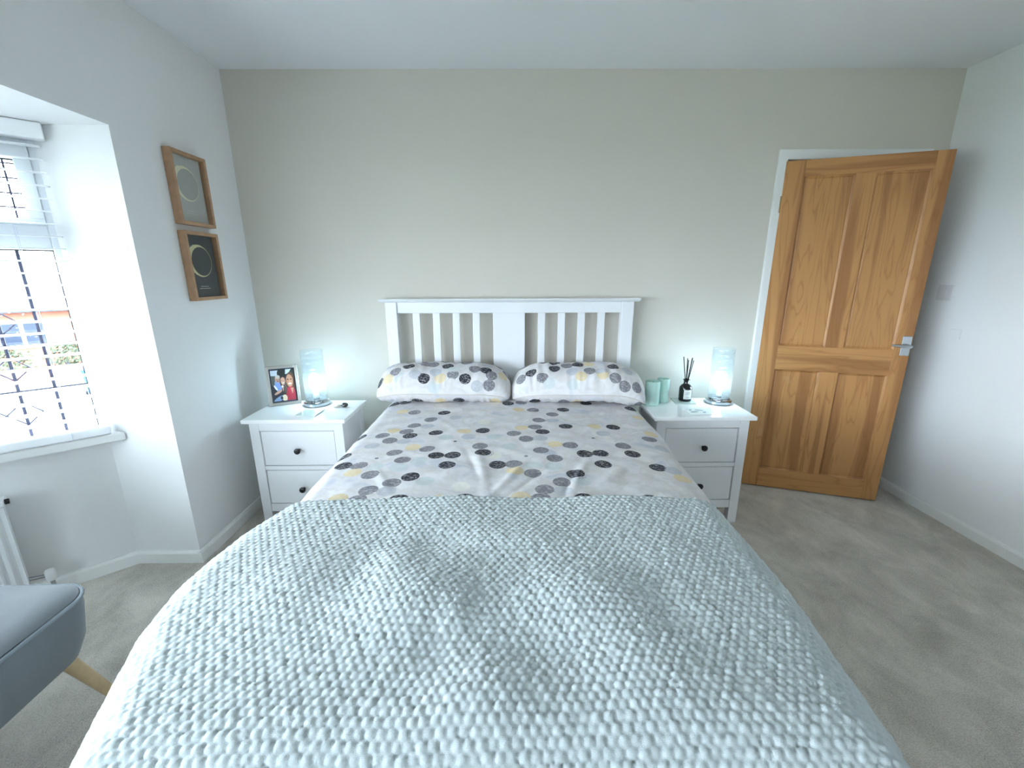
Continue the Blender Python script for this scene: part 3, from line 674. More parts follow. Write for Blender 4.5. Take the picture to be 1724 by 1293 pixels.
def blanket():
    ss = np.linspace(-1.20, 1.17, 740); tt = np.linspace(0, 1.26, 400)
    s, t = np.meshgrid(ss, tt)
    Y0, YE, RF = 1.246, .445, .12
    # foot profile
    fl_len = Y0-YE-RF
    th = np.clip((t-fl_len)/RF, 0, PI/2); rem = np.clip(t-fl_len-RF*PI/2, 0, None)
    Y = np.where(t < fl_len, Y0-t, YE+RF-RF*np.sin(th)-rem*.03); dt = RF*(1-np.cos(th))+rem
    xeL = np.interp(Y, [.35, .45, .55, .65, .75, .9, 1.0, 1.1, 1.2, 1.28], [.66, .69, .742, .79, .828, .85, .847, .832, .79, .76])
    xeR = np.interp(Y, [.35, .45, .55, .65, .8, 1.0, 1.2, 1.28], [.61, .63, .66, .68, .696, .702, .71, .714])
    x, dz, nx, nz = drape(s, xeL, xeR, .125)
    z = top_height(x, Y)+.014-(dz**3+dt**3+1e-12)**(1/3)
    fl = np.clip(nz, 0, 1)*np.cos(th)
    # rumples in the quilt below
    for cx, cy, ax, ay, am in ((-.20, .78, .14, .11, .022), (.16, .80, .15, .09, .017), (-.05, .60, .10, .08, .010), (-.115, .725, .03, .06, .004), (.02, .66, .12, .05, -.006), (-.13, .66, .06, .06, -.006), (.25, .62, .12, .10, .010), (-.22, 1.0, .10, .05, -.008),
                               (-.28, .93, .06, .10, .008), (.05, 1.0, .16, .08, .009), (.42, .92, .14, .12, .006), (-.5, .85, .12, .14, .010), (.33, .75, .05, .06, -.005)):
        z = z+1.5*am*np.exp(-((x-cx)/ax)**2-((Y-cy)/ay)**2)*fl
    z = z+.004*wav(x, Y, 33, 7, 8, 20)*fl
    x = x+np.sign(s)*(1-np.clip(nz, 0, 1))*.014*wav(Y, dz*.4, 41, 5, 6, 18)
    # chunky knit: staggered oval stitches
    px, py = .0186, .0150
    su = s+.003*wav(s, t, 51, 6, 4, 14); tu = t+.003*wav(s, t, 52, 6, 4, 14)
    h = np.zeros_like(s)
    row = np.floor(tu/py)
    for dr in (-1, 0, 1):
        rr = row+dr; off = np.where(np.mod(rr, 2) == 0, 0, px/2)
        col = np.round((su-off)/px)
        for dc in (-1, 0, 1):
            cc = col+dc
            hs = np.sin(rr*12.9898+cc*78.233)*43758.5453; j1 = hs-np.floor(hs)
            hs2 = np.sin(rr*39.3468+cc*11.135)*24634.6345; j2 = hs2-np.floor(hs2)
            u = (su-(cc*px+off)-(j1-.5)*.003); v = tu-(rr+.5)*py-(j2-.5)*.003
            a = .42; uu = (u*math.cos(a)-v*math.sin(a))/(px*.60); vv = (u*math.sin(a)+v*math.cos(a))/(py*.66)
            h = np.maximum(h, np.sqrt(np.clip(1-uu*uu-vv*vv, 0, 1))*(.8+.4*j2))
    k = .0085*h**.8
    edge = np.clip(t/.012, 0, 1); 
    nrm = np.stack([nx, -np.sin(th)*np.ones_like(nx), np.clip(nz*np.cos(th), .0, 1)], -1); nrm /= np.linalg.norm(nrm, axis=-1, keepdims=True)+1e-9
    P = np.stack([x, Y, z], -1)+nrm*(k+.012*(edge-1)*1.)[..., None]
    P[..., 2] = np.maximum(P[..., 2], .10)
    o = grid_object('knitted_blanket', P, 'blanket')
    tag(o, 'chunky pale mint knitted blanket covering the foot of the bed', 'blanket')
blanket()

def pillow(cx, cy, cz, rx, rz, label, seed, dots):
    e = thing('pillow', label, 'pillow', (cx, cy, cz), 0, 'dotted pillows at the headboard')
    e.rotation_euler = (rx, math.radians(1.5)*(1 if cx < 0 else -1), rz)
    n1, n2 = 110, 74
    HX, HYY, TH = .382, .152, .108
    a = np.linspace(-1, 1, n1); b = np.linspace(-1, 1, n2)
    U, V = np.meshgrid(a, b)
    def shape(sgn):
        X = HX*U*np.sqrt(1-.10*V**2); Yv = HYY*V*np.sqrt(1-.20*U**2)
        t = ((1-np.abs(U)**8)*(1-np.abs(V)**2.6)).clip(0, 1)**.55
        w1 = wav(U*HX, V*HYY, seed, 8, 14, 40)*.006+wav(U*HX*3.2, V*HYY*.5, seed+1, 8, 18, 40)*.0035
        puck = np.clip(np.abs(V), 0, 1)**3
        Z = sgn*t*TH*(1. if sgn > 0 else .84)+w1*t**.5+sgn*.006*np.sin(U*HX*130+3*np.sin(U*9))*puck*t**.8
        Z = Z-(.030 if cx < 0 else .030+.03*(U > 0))*np.abs(U)**4          # ends sag
        return np.stack([X, Yv, Z], -1)
    ds = []
    r = random.Random(seed)
    for side in (1, -1):
        P = shape(side)
        d, c = dot_attr3(P, (shape(1), shape(-1)), U*HX, V*HYY, dots)
        grid_object('pillowcase_front' if side > 0 else 'pillowcase_back', P, 'dotted', e, (d, c))
    P = shape(1)
    ring = [tuple(P[0, i]) for i in range(0, n1, 2)]+[tuple(P[i, -1]) for i in range(1, n2, 2)]+[tuple(P[-1, i]) for i in range(n1-1, -1, -2)]+[tuple(P[i, 0]) for i in range(n2-2, 0, -2)]
    mb = MB(); mb.tube(ring, .0032, 6, closed=True); mb.build('piping', 'piping', e, smooth=True)
    return e
PD1 = [(-0.138,0.085,1,'D'),(-0.004,0.085,1,'G'),(0.074,0.085,1,'D'),(-0.109,0.027,1,'G'),(0.124,0.048,1,'G'),(0.194,0.090,1,'Y'),(0.258,0.090,1,'L'),(0.244,0.027,1,'L'),(0.321,0.085,1,'G'),(0.237,-0.044,1,'D'),(-0.272,-0.060,1,'G'),(-0.321,0.027,1,'L'),(-0.046,-0.065,1,'L'),(-0.109,-0.110,1,'D'),(-0.018,-0.106,1,'Y'),(0.124,-0.110,1,'D'),(0.272,-0.085,1,'G'),(0.336,-0.048,1,'Y'),(-0.314,-0.098,1,'Y'),(-0.364,-0.077,1,'D'),(0.194,-0.140,1,'L'),(0.265,-0.135,1,'G'),(0.357,0.023,1,'G'),(-0.30,-0.120,-1,'L'),(-0.150,-0.122,-1,'D'),(-0.020,-0.130,-1,'Y'),(0.085,-0.132,-1,'D'),(0.30,-0.132,-1,'Y'),(-0.244,0.065,1,'P'),(0.053,-0.048,1,'T'),(-0.215,-0.127,1,'P'),(-0.053,-0.140,1,'T'),(0.046,-0.135,1,'P'),(-0.20,-0.02,1,'D'),(-0.07,0.02,1,'G'),(0.02,0.0,1,'D'),(-0.16,-0.09,1,'L'),(0.05,-0.09,1,'G'),(-0.25,-0.1,1,'T'),(0.17,-0.04,1,'G')]
PD2 = [(-0.321,0.081,1,'G'),(-0.265,-0.056,1,'D'),(-0.328,-0.085,1,'G'),(-0.194,0.077,1,'D'),(-0.131,0.052,1,'D'),(-0.131,-0.027,1,'D'),(0.004,0.019,1,'D'),(0.067,-0.056,1,'G'),(0.131,-0.065,1,'L'),(0.138,-0.090,1,'Y'),(0.208,-0.102,1,'G'),(0.262,-0.132,1,'G'),(0.335,-0.115,1,'G'),(0.018,-0.098,1,'Y'),(-0.088,-0.098,1,'P'),(-0.258,-0.131,1,'P'),(-0.032,-0.131,1,'T'),(-0.166,-0.127,1,'T'),(-0.081,-0.12,-1,'G'),(-0.005,-0.115,-1,'Y'),(0.08,-0.10,-1,'D'),(-0.25,-0.125,-1,'D'),(0.357,-0.131,-1,'G'),(0.117,-0.140,1,'P'),(-0.20,-0.1,1,'G'),(-0.03,-0.06,1,'L'),(0.2,0.0,1,'D'),(-0.06,0.01,1,'G'),(0.28,-0.02,1,'L'),(0.07,0.03,1,'Y')]
pillow(-.372, 2.398, .778, math.radians(11), math.radians(2.5), 'dotted pillow with two black dots across its middle, beside the photo frame table', 61, PD1)
pillow(.390, 2.392, .774, math.radians(12), math.radians(-6), 'dotted pillow beside the table with the green candles', 71, PD2)

# ------------------------------------------------------------------ bedside tables
def nightstand(x, y, label):
    W, D, H = .5475, .3635, .648
    e = thing('bedside_table', label, 'bedside table', (x, y, 0), 0, 'bedside tables flanking the bed')
    def bx(name, x0, x1, y0, y1, z0, z1, m='furn_white', bev=.002, par=e):
        return MB().box(x0, x1, y0, y1, z0, z1).build(name, m, par, bevel=bev)
    bx('top', 0, W, 0, D, H-.022, H, 'furn_top', .004)
    i, pw = .024, .05
    x0, x1, y0, y1 = i, W-i, .028, D-.012
    for a in (x0, x1-pw):
        bx('leg', a, a+pw, y0, y0+.04, 0, H-.022); bx('leg', a, a+pw, y1-.04, y1, 0, H-.022)
    for a in (x0+.008, x1-.024): bx('side_panel', a, a+.016, y0+.04, y1-.04, .095, H-.022)
    bx('back_panel', x0+pw, x1-pw, y1-.016, y1-.006, .095, H-.022)
    f0, f1 = x0+pw, x1-pw
    bx('front_rail', f0, f1, y0+.003, y0+.03, .576, H-.022, bev=.001); bx('front_rail', f0, f1, y0+.003, y0+.03, .348, .372, bev=.001); bx('front_rail', f0, f1, y0+.003, y0+.03, .095, .142, bev=.001)
    kn = None
    for z0, z1 in ((.372, .576), (.142, .348)):
        d = bx('drawer', f0+.004, f1-.004, y0+.006, y0+.024, z0+.004, z1-.004, bev=.001)
        bx('drawer_box', f0+.012, f1-.012, y0+.024, y1-.03, z0+.012, z1-.03, par=d)
        o = MB().lathe([(.007, 0), (.0075, .006), (.006, .010), (.013, .016), (.0165, .022), (.016, .027), (.011, .031), (.002, .032)], 24).build('knob', 'black_knob', d, smooth=True)
        o.location = (W/2-.002 if x < 0 else W/2+.014, y0+.005, (z0+z1)/2-.008 if 1 else 0); o.rotation_euler = (PI/2, 0, 0)
        tag(o, 'black knob')
    bx('base_panel', f0, f1, y0+.03, y1-.016, .12, .132)
    return e
nightstand(-1.4184, 2.1272, 'white two-drawer bedside table between the bed and the bay wall')
nightstand(.7697, 2.1367, 'white two-drawer bedside table between the bed and the pine door')
ZT = .648

def lamp(x, y, rz, label):
    e = thing('table_lamp', label, 'lamp', (x, y, ZT), rz, 'lit glass cylinder lamps')
    mb = MB(); mb.lathe([(.069, 0), (.0715, .003), (.0715, .019), (.068, .023), (.062, .025), (.061, .033), (.057, .036), (.02, .037)], 48); mb.build('base', 'chrome', e, smooth=True)
    mb = MB(); mb.lathe([(.012, .036), (.016, .04), (.016, .075), (.014, .078)], 20); mb.build('bulb_holder', 'plastic', e, smooth=True)
    R, z0, z1 = .0605, .037, .322
    prof = []
    n = 44
    for i in range(n+1):
        z = z0+(z1-z0)*i/n; rr = R+.0007*math.sin(z*210)+.0005*math.sin(z*330+1)
        prof.append((rr, z))
    prof = prof+[(R-.0015, z1+.002)]+[(r-.0032, z) for r, z in reversed(prof)]
    mb = MB(); mb.lathe(prof, 56, caps=False); sh = mb.build('glass_shade', 'shade', e, smooth=True)
    tag(sh, 'rippled frosted glass cylinder shade')
    mb = MB(); pr = [(.013, .076), (.016, .088), (.026, .105), (.031, .125), (.030, .142), (.024, .158), (.012, .169), (.002, .172)]
    mb.lathe(pr, 28); bo = mb.build('bulb', 'bulb', e, smooth=True); tag(bo, 'glowing cool white bulb')
    return e
lamp(-1.135, 2.412, math.radians(20), 'lit glass cylinder lamp on chrome base beside the photo frame')
lamp(1.231, 2.405, 0, 'lit glass cylinder lamp on chrome base beside the reed diffuser')

# family photo in a silver frame
def photo_frame():
    a = Vector((-1.391, 2.369, 0)); ang = math.atan2(.074, .149)
    e = thing('photo_frame', 'silver frame holding a colour snapshot of three smiling people', 'photo frame', (a.x, a.y, ZT), ang)
    e.rotation_euler = (math.radians(-7), 0, ang)
    W, H, r = .166, .232, .017
    def rect(nm, x0, x1, z0, z1, y0, y1, m, bev=0): return MB().box(x0, x1, y0, y1, z0, z1).build(nm, m, e, bevel=bev)
    rect('frame_side', 0, r, 0, H, -.012, .004, 'silver', .003); rect('frame_side', W-r, W, 0, H, -.012, .004, 'silver', .003)
    rect('frame_side', r, W-r, 0, r, -.012, .004, 'silver', .003); rect('frame_side', r, W-r, H-r, H, -.012, .004, 'silver', .003)
    rect('backing', .004, W-.004, .004, H-.004, .004, .008, 'gasket')
    mb = MB(); mb.box(W/2-.025, W/2+.025, .006, .009, .008, .16)
    st = mb.build('easel_strut', 'gasket', e); st.rotation_euler = (math.radians(18), 0, 0); st.location = (0, .052, .0)
    # the printed snapshot: flat shapes
    cols = {'ph_navy': (40, 44, 62), 'ph_sky': (206, 218, 228), 'ph_tree': (38, 46, 46), 'ph_green': (88, 98, 92), 'ph_skin': (206, 158, 136), 'ph_skin2': (188, 136, 108), 'ph_shirt': (132, 158, 214), 'ph_red': (172, 40, 62), 'ph_hair': (92, 62, 50), 'ph_grey': (208, 196, 188), 'ph_dark': (44, 42, 44), 'ph_jean': (126, 156, 196), 'ph_cream': (226, 208, 176), 'ph_brown': (98, 86, 78), 'ph_dk': (60, 36, 32), 'ph_white': (240, 236, 232)}
    names = list(cols)
    for k, c in cols.items(): M[k] = mat(k, c, .35)
    mb = MB(); lay = [0]
    px0, px1, pz0, pz1 = r, W-r, r, H-r
    def P(u, v): return (px0+(px1-px0)*u, pz0+(pz1-pz0)*v)
    def poly(pts, c):
        lay[0] += 1; y = -.0008-.00004*lay[0]
        q = [P(*p) for p in pts]; mb.add([(x, y, z) for x, z in q], [tuple(range(len(q)))], names.index(c))
    def ell(cx, cy, rx, ry, c, rot=0, n=22):
        poly([(cx+rx*math.cos(t)*math.cos(rot)-ry*math.sin(t)*math.sin(rot), cy+(rx*math.cos(t)*math.sin(rot)+ry*math.sin(t)*math.cos(rot))) for t in [2*PI*k/n for k in range(n)]], c)
    poly([(0, 0), (1, 0), (1, 1), (0, 1)], 'ph_navy')
    poly([(.05, .5), (.6, .5), (.6, .95), (.05, .95)], 'ph_green')
    poly([(.05, .8), (.34, .78), (.34, .95), (.05, .95)], 'ph_sky'); ell(.5, .85, .2, .14, 'ph_tree'); poly([(.62, .82), (.9, .86), (.86, .96), (.64, .96)], 'ph_sky'); ell(.9, .8, .12, .16, 'ph_tree')
    ell(.55, .33, .2, .24, 'ph_dark'); ell(.3, .5, .13, .2, 'ph_shirt', .2); ell(.3, .69, .105, .10, 'ph_skin'); ell(.31, .76, .09, .05, 'ph_grey')
    ell(.27, .68, .02, .008, 'ph_dk'); ell(.34, .68, .02, .008, 'ph_dk'); ell(.3, .635, .04, .01, 'ph_dk')
    ell(.19, .44, .10, .035, 'ph_white', -.9); ell(.27, .3, .17, .04, 'ph_skin', .35); ell(.5, .6, .13, .16, 'ph_hair'); ell(.5, .62, .09, .115, 'ph_skin')
    ell(.46, .64, .015, .008, 'ph_dk'); ell(.54, .64, .015, .008, 'ph_dk'); ell(.5, .57, .045, .014, 'ph_white'); ell(.64, .4, .12, .2, 'ph_brown')
    ell(.46, .46, .04, .04, 'ph_white'); poly([(.43, .44), (.5, .44), (.48, .30)], 'ph_skin')
    ell(.8, .55, .19, .33, 'ph_hair'); poly([(.5, .04), (.94, .04), (.94, .34), (.82, .46), (.64, .42)], 'ph_red'); poly([(.76, .40), (.88, .40), (.83, .22)], 'ph_skin2')
    ell(.76, .62, .135, .185, 'ph_skin2'); ell(.70, .66, .035, .016, 'ph_dk'); ell(.82, .66, .035, .016, 'ph_dk'); ell(.76, .53, .07, .022, 'ph_white'); ell(.76, .59, .025, .02, 'ph_skin')
    ell(.28, .1, .24, .07, 'ph_jean', .35); ell(.5, .12, .10, .10, 'ph_cream'); ell(.38, .13, .05, .05, 'ph_dark')
    # trim to the sheet, black margin
    poly([(0, 0), (.05, 0), (.05, 1), (0, 1)], 'ph_navy'); poly([(.95, 0), (1, 0), (1, 1), (.95, 1)], 'ph_navy'); poly([(0, 0), (1, 0), (1, .04), (0, .04)], 'ph_navy'); poly([(0, .96), (1, .96), (1, 1), (0, 1)], 'ph_navy')
    v = np.array(mb.v); v[:, 0] = v[:, 0].clip(px0, px1); v[:, 2] = v[:, 2].clip(pz0, pz1); mb.v = [tuple(q) for q in v]
    mb.build('photograph', names, e)
    MB().box(r-.002, W-r+.002, -.0056, -.0046, r-.002, H-r+.002).build('frame_glass', 'pic_glass', e)
photo_frame()

def coaster(x, y, rz, label, m, prt=None, s=.11):
    e = thing('coaster', label, 'coaster', (x, y, ZT), rz)
    MB().box(-s/2, s/2, -s/2, s/2, 0, .006).build('glass_tile', m, e, bevel=.0015)
    if prt:
        mb = MB()
        for (cx, cy, rx, ry, a) in ((-.02, -.012, .026, .012, .3), (.018, .014, .024, .011, -.4), (-.028, .02, .015, .007, 1.), (.03, -.024, .016, .008, .8)):
            pts = [(cx+rx*math.cos(t)*math.cos(a)-ry*math.sin(t)*math.sin(a), cy+rx*math.cos(t)*math.sin(a)+ry*math.sin(t)*math.cos(a), .0062) for t in [2*PI*k/16 for k in range(16)]]
            mb.add(pts, [tuple(range(16))])
        mb.build('leaf_print', prt, e)
    return e
coaster(-1.100, 2.237, math.radians(-3), 'plain square glass coaster in front of the photo frame', 'coaster')
coaster(1.029, 2.225, math.radians(4), 'square glass coaster printed with grey leaf shapes, lying on bedside table', 'coaster_w', 'coaster_p')
coaster(1.030, 2.425, math.radians(-3), 'square glass coaster under the black reed diffuser', 'coaster', None, .115)

def pebble(x, y, rx, ry, rz_, label, m):
    mb = MB(); mb.lathe([(math.cos(a), math.sin(a)) for a in np.linspace(-PI/2+.02, PI/2-.02, 14)], 26)
    v = np.array(mb.v)*np.array([rx, ry, rz_]); v[:, 2] += rz_; mb.v = [tuple(q) for q in v]
    o = mb.build('pebble', m, smooth=True, loc=(x, y, ZT)); o.rotation_euler = (0, 0, .15)
    tag(o, label, 'pebble', 'small pebbles on the bedside table')
pebble(-.996, 2.352, .024, .017, .008, 'small cream oval pebble beside a dark one', 'peb_pale')
pebble(-.952, 2.352, .020, .017, .013, 'small glossy dark pebble beside a cream one', 'peb_dark')

def candle(x, y, r, h, label):
    e = thing('pillar_candle', label, 'candle', (x, y, ZT), 0, 'green pillar candles')
    mb = MB(); prof = [(r-.003, 0), (r, .003)]+[(r+.0004*math.sin(i), .003+(h-.006)*i/10) for i in range(1, 10)]+[(r, h-.003), (r-.002, h), (r-.007, h-.002), (r-.010, h-.012), (.003, h-.014)]
    mb.lathe(prof, 40); mb.build('wax', 'candle', e, smooth=True)
    mb = MB(); mb.tube([(0, 0, h-.016), (.0005, 0, h-.008), (.001, 0, h-.003)], .0012, 6); mb.build('wick', 'reed', e)
candle(.826, 2.375, .0405, .141, 'seafoam green pillar candle nearer the pillow')
candle(.905, 2.425, .0345, .143, 'seafoam green pillar candle nearer the reed diffuser')

def diffuser():
    z = ZT+.006
    e = thing('reed_diffuser', 'black glass reed diffuser bottle with white label and black reeds', 'reed diffuser', (1.043, 2.432, z))
    mb = MB(); mb.lathe([(.030, 0), (.035, .003), (.0365, .012), (.0365, .074), (.034, .084), (.026, .094), (.0165, .102), (.0145, .108), (.0145, .122), (.019, .124), (.019, .129), (.015, .131), (.011, .131), (.011, .09)], 36, caps=False)
    mb.build('bottle', 'black_glass', e, smooth=True)
    def lab(u0, u1, z0, z1, rr, m, nm, par):
        mb = MB(); n = 12
        P = [[(rr*math.sin(a), -rr*math.cos(a), zz) for a in np.linspace(u0, u1, n)] for zz in (z0, z1)]
        mb.grid(P); return mb.build(nm, m, par, smooth=True)
    lb = lab(-.62, .72, .016, .072, .0369, 'paper', 'label', e)
    mb_ = [lab(-.3, .4, .053, .056, .0371, 'ink', 'label_print', lb), lab(-.42, .52, .045, .047, .0371, 'ink', 'label_print', lb), lab(-.2, .3, .028, .030, .0371, 'ink', 'label_print', lb), lab(-.3, .4, .023, .0245, .0371, 'ink', 'label_print', lb)]
    tips = [(-.026, .01, .262), (-.008, -.004, .255), (.006, .012, .242), (.022, -.002, .258), (.034, .008, .240), (.027, .015, .250)]
    for i, (tx, ty, tz) in enumerate(tips):
        b = (-tx*.35, -ty*.4, .012)
        MB().tube([b, (tx, ty, tz)], .0025, 6).build('reed', 'reed', e)
diffuser()

# ------------------------------------------------------------------ framed prints on the left wall
def eclipse_print(z0, z1, dark, label):
    y0, y1, D = 2.108, 2.344, .036; r = .016
    e = thing('framed_print', label, 'picture', (XL, (y0+y1)/2, z0), 0, 'oak framed eclipse prints')
    H = z1-z0; hw = (y1-y0)/2
    def bx(nm, ya, yb, za, zb, xa, xb, m, bev=.0015, par=e): return MB().box(xa, xb, ya, yb, za, zb).build(nm, m, par, bevel=bev)
    bx('frame_side', -hw, -hw+r, 0, H, .001, D, 'oak'); bx('frame_side', hw-r, hw, 0, H, .001, D, 'oak'); bx('frame_side', -hw+r, hw-r, 0, r, .001, D, 'oak'); bx('frame_side', -hw+r, hw-r, H-r, H, .001, D, 'oak')
    pm, gm, im = ('ec_dark', 'ec_gold', 'ec_inner') if dark else ('ec_grey', 'ec_white', 'ec_inner2')
    sh = bx('print_sheet', -hw+r, hw-r, r, H-r, .001, .010, pm, 0)
    # eclipse: flared corona and the dark disc on it (viewer's left is -y)
    cy, cz, R = .0, H*.575, .069
    rr = random.Random(4 if dark else 9); n = 160; mb = MB(); pts = []
    for k in range(n):
        a = 2*PI*k/n; side = .5-.5*math.cos(a-math.radians(0))   # 1 on the -y side
        up = .5+.5*math.sin(a)
        fl = (.003+.024*side**2.2*(.35+.65*up))*(1+.55*rr.random()*side)
        q = R+fl; pts.append((.0103, cy+q*math.cos(a), cz+q*math.sin(a)))
    mb.add(pts, [tuple(range(n))]); mb.build('corona_print', gm, sh)
    mb = MB(); mb.add([(.0106, cy+.0006+R*math.cos(2*PI*k/64), cz+R*math.sin(2*PI*k/64)) for k in range(64)], [tuple(range(64))]); mb.build('disc_print', im, sh)
    # two tiny lines of caption
    mb = MB()
    for q, (l0, l1) in enumerate(((-.035, .018), (-.045, .028))):
        y = l0
        while y < l1:
            ww = rr.uniform(.003, .007); mb.box(.0101, .0104, y, y+ww, H*.2-q*.010, H*.2-q*.010+.003); y += ww+.0018
    mb.build('caption_print', 'ec_cap', sh)
    MB().box(.022, .0232, -hw+r-.002, hw-r+.002, r-.002, H-r+.002).build('picture_glass', 'pic_glass', e)
M['ec_dark'] = mat('charcoal_paper', (58, 64, 68), .7); M['ec_grey'] = mat('silver_grey_paper', (186, 190, 186), .7)
M['ec_gold'] = mat('pale_gold_ink', (214, 208, 160), .4, .1); M['ec_white'] = mat('cream_ink', (230, 228, 198), .5)
M['ec_inner'] = mat('charcoal_disc', (54, 60, 62), .7); M['ec_inner2'] = mat('grey_disc', (176, 179, 174), .7); M['ec_cap'] = mat('pale_caption_ink', (214, 216, 212), .6)
eclipse_print(1.620, 1.945, False, 'oak framed grey print of a ring eclipse, hung above the charcoal one')
eclipse_print(1.266, 1.592, True, 'oak framed charcoal print of a ring eclipse with gold flare')

# light switch and small cover plate on the right wall
M['switch'] = mat('ivory_switch_plastic', (214, 212, 213), .4)
def switch():
    e = thing('light_switch', 'white plastic light switch on the wall behind the door edge', 'light switch', (XR, 2.46, 1.275))
    MB().box(-.009, 0, -.043, .043, -.043, .043).build('plate', 'switch', e, bevel=.003)
    o = MB().box(-.013, -.008, -.010, .010, -.015, .015).build('rocker', 'switch', e, bevel=.002)
switch()
o = MB().box(-.006, 0, -.03, .03, -.026, .026).build('cover_plate', 'white_wall', bevel=.002, loc=(XR, 2.348, 1.055)); tag(o, 'small blank cover plate painted over, on the wall below the switch', 'cover plate')

# ------------------------------------------------------------------ upholstered chair
def chair():
    e = thing('armless_chair', 'slate blue upholstered chair with piped seat and pale wooden legs', 'chair', (-1.60, .84, 0), math.radians(2))
    def rr(hx, hy, rad, n=8):
        out = []
        for cx, cy, a0 in ((hx-rad, hy-rad, 0), (-hx+rad, hy-rad, PI/2), (-hx+rad, -hy+rad, PI), (hx-rad, -hy+rad, 3*PI/2)):
            for k in range(n+1):
                a = a0+PI/2*k/n; out.append((cx+rad*math.cos(a), cy+rad*math.sin(a)))
        return out
    # seat box tapering a little towards the floor
    def loft(levels, nm, m, par):
        mb = MB(); n = None; v = []
        for hx, hy, rad, z in levels:
            q = rr(hx, hy, rad); n = len(q); v += [(x, y, z) for x, y in q]
        f = [(i*n+k, i*n+(k+1) % n, (i+1)*n+(k+1) % n, (i+1)*n+k) for i in range(len(levels)-1) for k in range(n)]
        f += [tuple(range(n-1, -1, -1)), tuple(range((len(levels)-1)*n, len(levels)*n))]
        mb.add(v, f); return mb.build(nm, m, par, smooth=True)
    HX, HY2 = .298, .31
    loft([(HX-.05, HY2-.05, .07, .235), (HX-.03, HY2-.03, .08, .245), (HX-.012, HY2-.012, .085, .30), (HX, HY2, .09, .40), (HX, HY2, .09, .432)], 'seat_base', 'chair', e)
    st = loft([(HX-.004, HY2-.004, .088, .43), (HX-.004, HY2-.004, .088, .444), (HX-.02, HY2-.02, .08, .456), (HX-.07, HY2-.07, .07, .466), (HX-.16, HY2-.16, .05, .470)], 'seat', 'chair', e)
    mb = MB(); mb.tube([(x, y, .437) for x, y in rr(HX+.001, HY2+.001, .09)], .0055, 8, closed=True); mb.build('piping', 'chair_pipe', st, smooth=True)
    # curved backrest on the window side
    P = []; Q = []
    for v in np.linspace(0, 1, 12):
        z = .40+v*.42; lean = -.05-.11*v
        P.append([(-HX+.03+lean+.08*abs(u)**3-.0+.035*math.cos(u*PI/2), u*(.29-.03*v**3), z) for u in np.linspace(-1, 1, 18)])
        Q.append([(-HX+.03+lean+.08*abs(u)**3-.06-.02*math.cos(u*PI/2), u*(.29-.03*v**3), z) for u in np.linspace(-1, 1, 18)])
    mb = MB(); mb.grid(P); mb.grid(Q); o = 12*18
    for j in range(17): mb.f += [(j, j+1, o+j+1, o+j), (11*18+j, 11*18+j+1, o+11*18+j+1, o+11*18+j)]; mb.mi += [0, 0]
    for i in range(11): mb.f += [(i*18, (i+1)*18, o+(i+1)*18, o+i*18), (i*18+17, (i+1)*18+17, o+(i+1)*18+17, o+i*18+17)]; mb.mi += [0, 0]
    mb.build('backrest', 'chair', e, bevel=.02, seg=3, smooth=True)
    for sx in (1, -1):
        for sy in (1, -1):
            MB().tube([(sx*(HX-.095), sy*(HY2-.085), .26), (sx*(HX-.02), sy*(HY2-.015), 0)], [.023, .014], 16).build('leg', 'leg_oak', e, smooth=True)
chair()

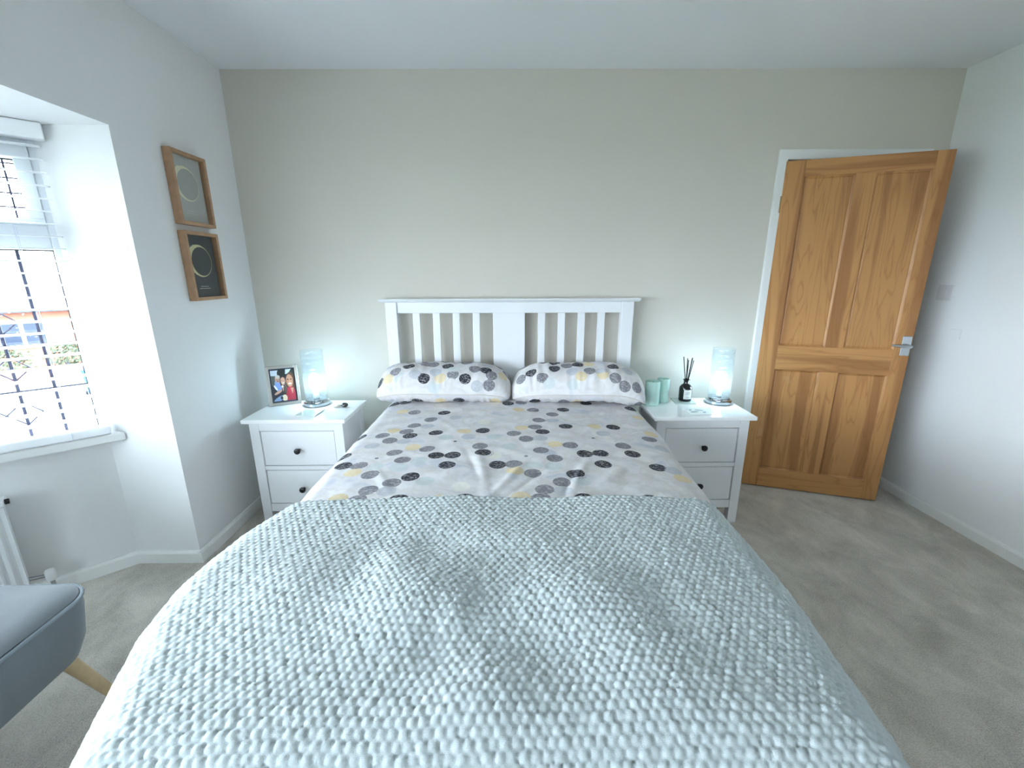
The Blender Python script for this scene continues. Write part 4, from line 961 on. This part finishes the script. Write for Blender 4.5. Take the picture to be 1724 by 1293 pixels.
# ------------------------------------------------------------------ outdoors beyond the bay
GZ = -2.85
def outdoors():
    M['lawn'] = mat('winter_lawn', (88, 98, 66), .95, var=.15, vscale=1.5); M['drive'] = mat('concrete_drive', (128, 130, 134), .9, var=.06, vscale=1)
    M['brick'] = mat('red_brick', (140, 88, 72), .9, var=.16, vscale=5); M['tiles'] = mat('slate_roof_tiles', (84, 88, 104), .8, var=.1, vscale=2)
    M['hedge'] = mat('hedge_leaf', (62, 70, 52), .9, var=.3, vscale=5); M['bin'] = mat('blue_bin', (36, 80, 150), .5); M['glassdark'] = mat('dark_window', (40, 48, 64), .15); M['tarmac'] = mat('tarmac_road', (120, 122, 128), .9)
    M['gutter'] = mat('grey_gutter', (40, 44, 58), .5)
    az = math.radians(-47.5); c = Vector((math.sin(az), math.cos(az), 0)); t = Vector((math.cos(az), -math.sin(az), 0))   # outward, to the right
    mb = MB(); mb.box(-60, 20, -40, 60, GZ-.2, GZ); o = mb.build('garden_ground', 'lawn'); tag(o, 'green lawn outside the window', None, None, 'structure')
    rz = math.atan2(t.y, t.x)
    def place(o, dist, right, z=GZ): p = c*dist+t*right; o.location = (p.x, p.y, z); o.rotation_euler = (0, 0, rz)
    d = MB().box(-9, 5, -5.5, 3.5, 0, .03).build('driveway', 'drive'); place(d, 20.5, 0); tag(d, 'pale concrete driveway outside the window', None, None, 'structure')
    # bungalow with hipped roof
    b = thing('bungalow', 'red brick bungalow with blue grey roof seen through the blind', 'building'); place(b, 30, 0)
    x0, x1, dp, wh = -13., 3.1, 8., 2.75
    MB().box(x0, x1, 0, dp, 0, wh).build('brick_wall', 'brick', b)
    ov = .35; rh = 5.3
    v = [(x0-ov, -ov, wh), (x1+ov, -ov, wh), (x1+ov, dp+ov, wh), (x0-ov, dp+ov, wh), (x0+4, dp/2, rh), (x1-3.1, dp/2, rh)]
    mb = MB(); mb.add(v, [(0, 1, 5, 4), (1, 2, 5), (2, 3, 4, 5), (3, 0, 4), (3, 2, 1, 0)]); mb.build('roof', 'tiles', b)
    MB().box(x0-ov, x1+ov, -ov-.12, -ov+.02, wh-.14, wh).build('gutter', 'gutter', b)
    for wx in (-10.5, -6.4, -3.4, -.6):
        wn = MB().box(wx-.85, wx+.85, -.06, .02, .95, 2.25).build('window', 'upvc', b)
        for k in (-1, 1): MB().box(wx+k*.4-.33, wx+k*.4+.33, -.08, -.055, 1.05, 2.15).build('pane', 'glassdark', wn)
    MB().box(-8.9, -8.0, -.06, .02, 0, 2.1).build('front_door', 'glassdark', b)
    mb = MB(); mb.box(x0+6, x0+6.8, dp/2-.4, dp/2+.4, rh-.8, rh+.9); mb.build('chimney', 'brick', b)
    # hedge in front of the bungalow
    r = random.Random(2)
    for k, (q, w_) in enumerate(((-1.2, 1.5), (.5, 1.3), (2.0, 1.6))):
        mb = MB(); n = 420
        for i in range(n):
            a = r.uniform(0, 2*PI); zz = r.random(); rad = (w_*.55)*math.sqrt(r.random())*(1-.35*zz**3)
            px_, py_, pz_ = rad*math.cos(a), rad*math.sin(a)*.7, .08+zz*1.25; s_ = .09
            n_ = Vector((r.uniform(-1, 1), r.uniform(-1, 1), r.uniform(-.3, 1))).normalized(); u_ = n_.orthogonal().normalized()*s_; v_ = n_.cross(u_)
            p_ = Vector((px_, py_, pz_)); mb.add([p_-u_, p_-v_*.6, p_+u_, p_+v_*.6], [(0, 1, 2, 3)])
        s0 = thing('shrub', 'bushy green shrub standing in front of the red brick bungalow', 'shrub', group='shrubs in front of the bungalow')
        mb.build('foliage', 'hedge', s0); MB().tube([(0, 0, 0), (0, 0, .5)], .06, 6).build('stem', 'tiles', s0)
        place(s0, 27.0, q)
    wb = thing('wheelie_bin', 'blue wheeled bin standing on the concrete drive', 'bin'); place(wb, 21.2, .95, GZ+.03)
    mb = MB(); mb.add([(-.22, -.25, .05), (.22, -.25, .05), (.22, .25, .05), (-.22, .25, .05), (-.29, -.33, .95), (.29, -.33, .95), (.29, .33, .95), (-.29, .33, .95)], [(0, 3, 2, 1), (4, 5, 6, 7), (0, 1, 5, 4), (1, 2, 6, 5), (2, 3, 7, 6), (3, 0, 4, 7)]); mb.build('bin_body', 'bin', wb, bevel=.02)
    MB().box(-.31, .31, -.36, .34, .95, 1.03).build('lid', 'bin', wb, bevel=.02)
    for s_ in (-1, 1):
        o = MB().lathe([(.1, -.03), (.1, .03)], 16).build('wheel', 'gasket', wb); o.location = (s_*.26, .3, .1); o.rotation_euler = (0, PI/2, 0)
    gw = MB().box(-12, 6, -.1, .1, 0, .55).build('garden_wall', 'brick'); place(gw, 25.5, 0); tag(gw, 'low red brick garden wall beyond the drive', 'wall')
outdoors()
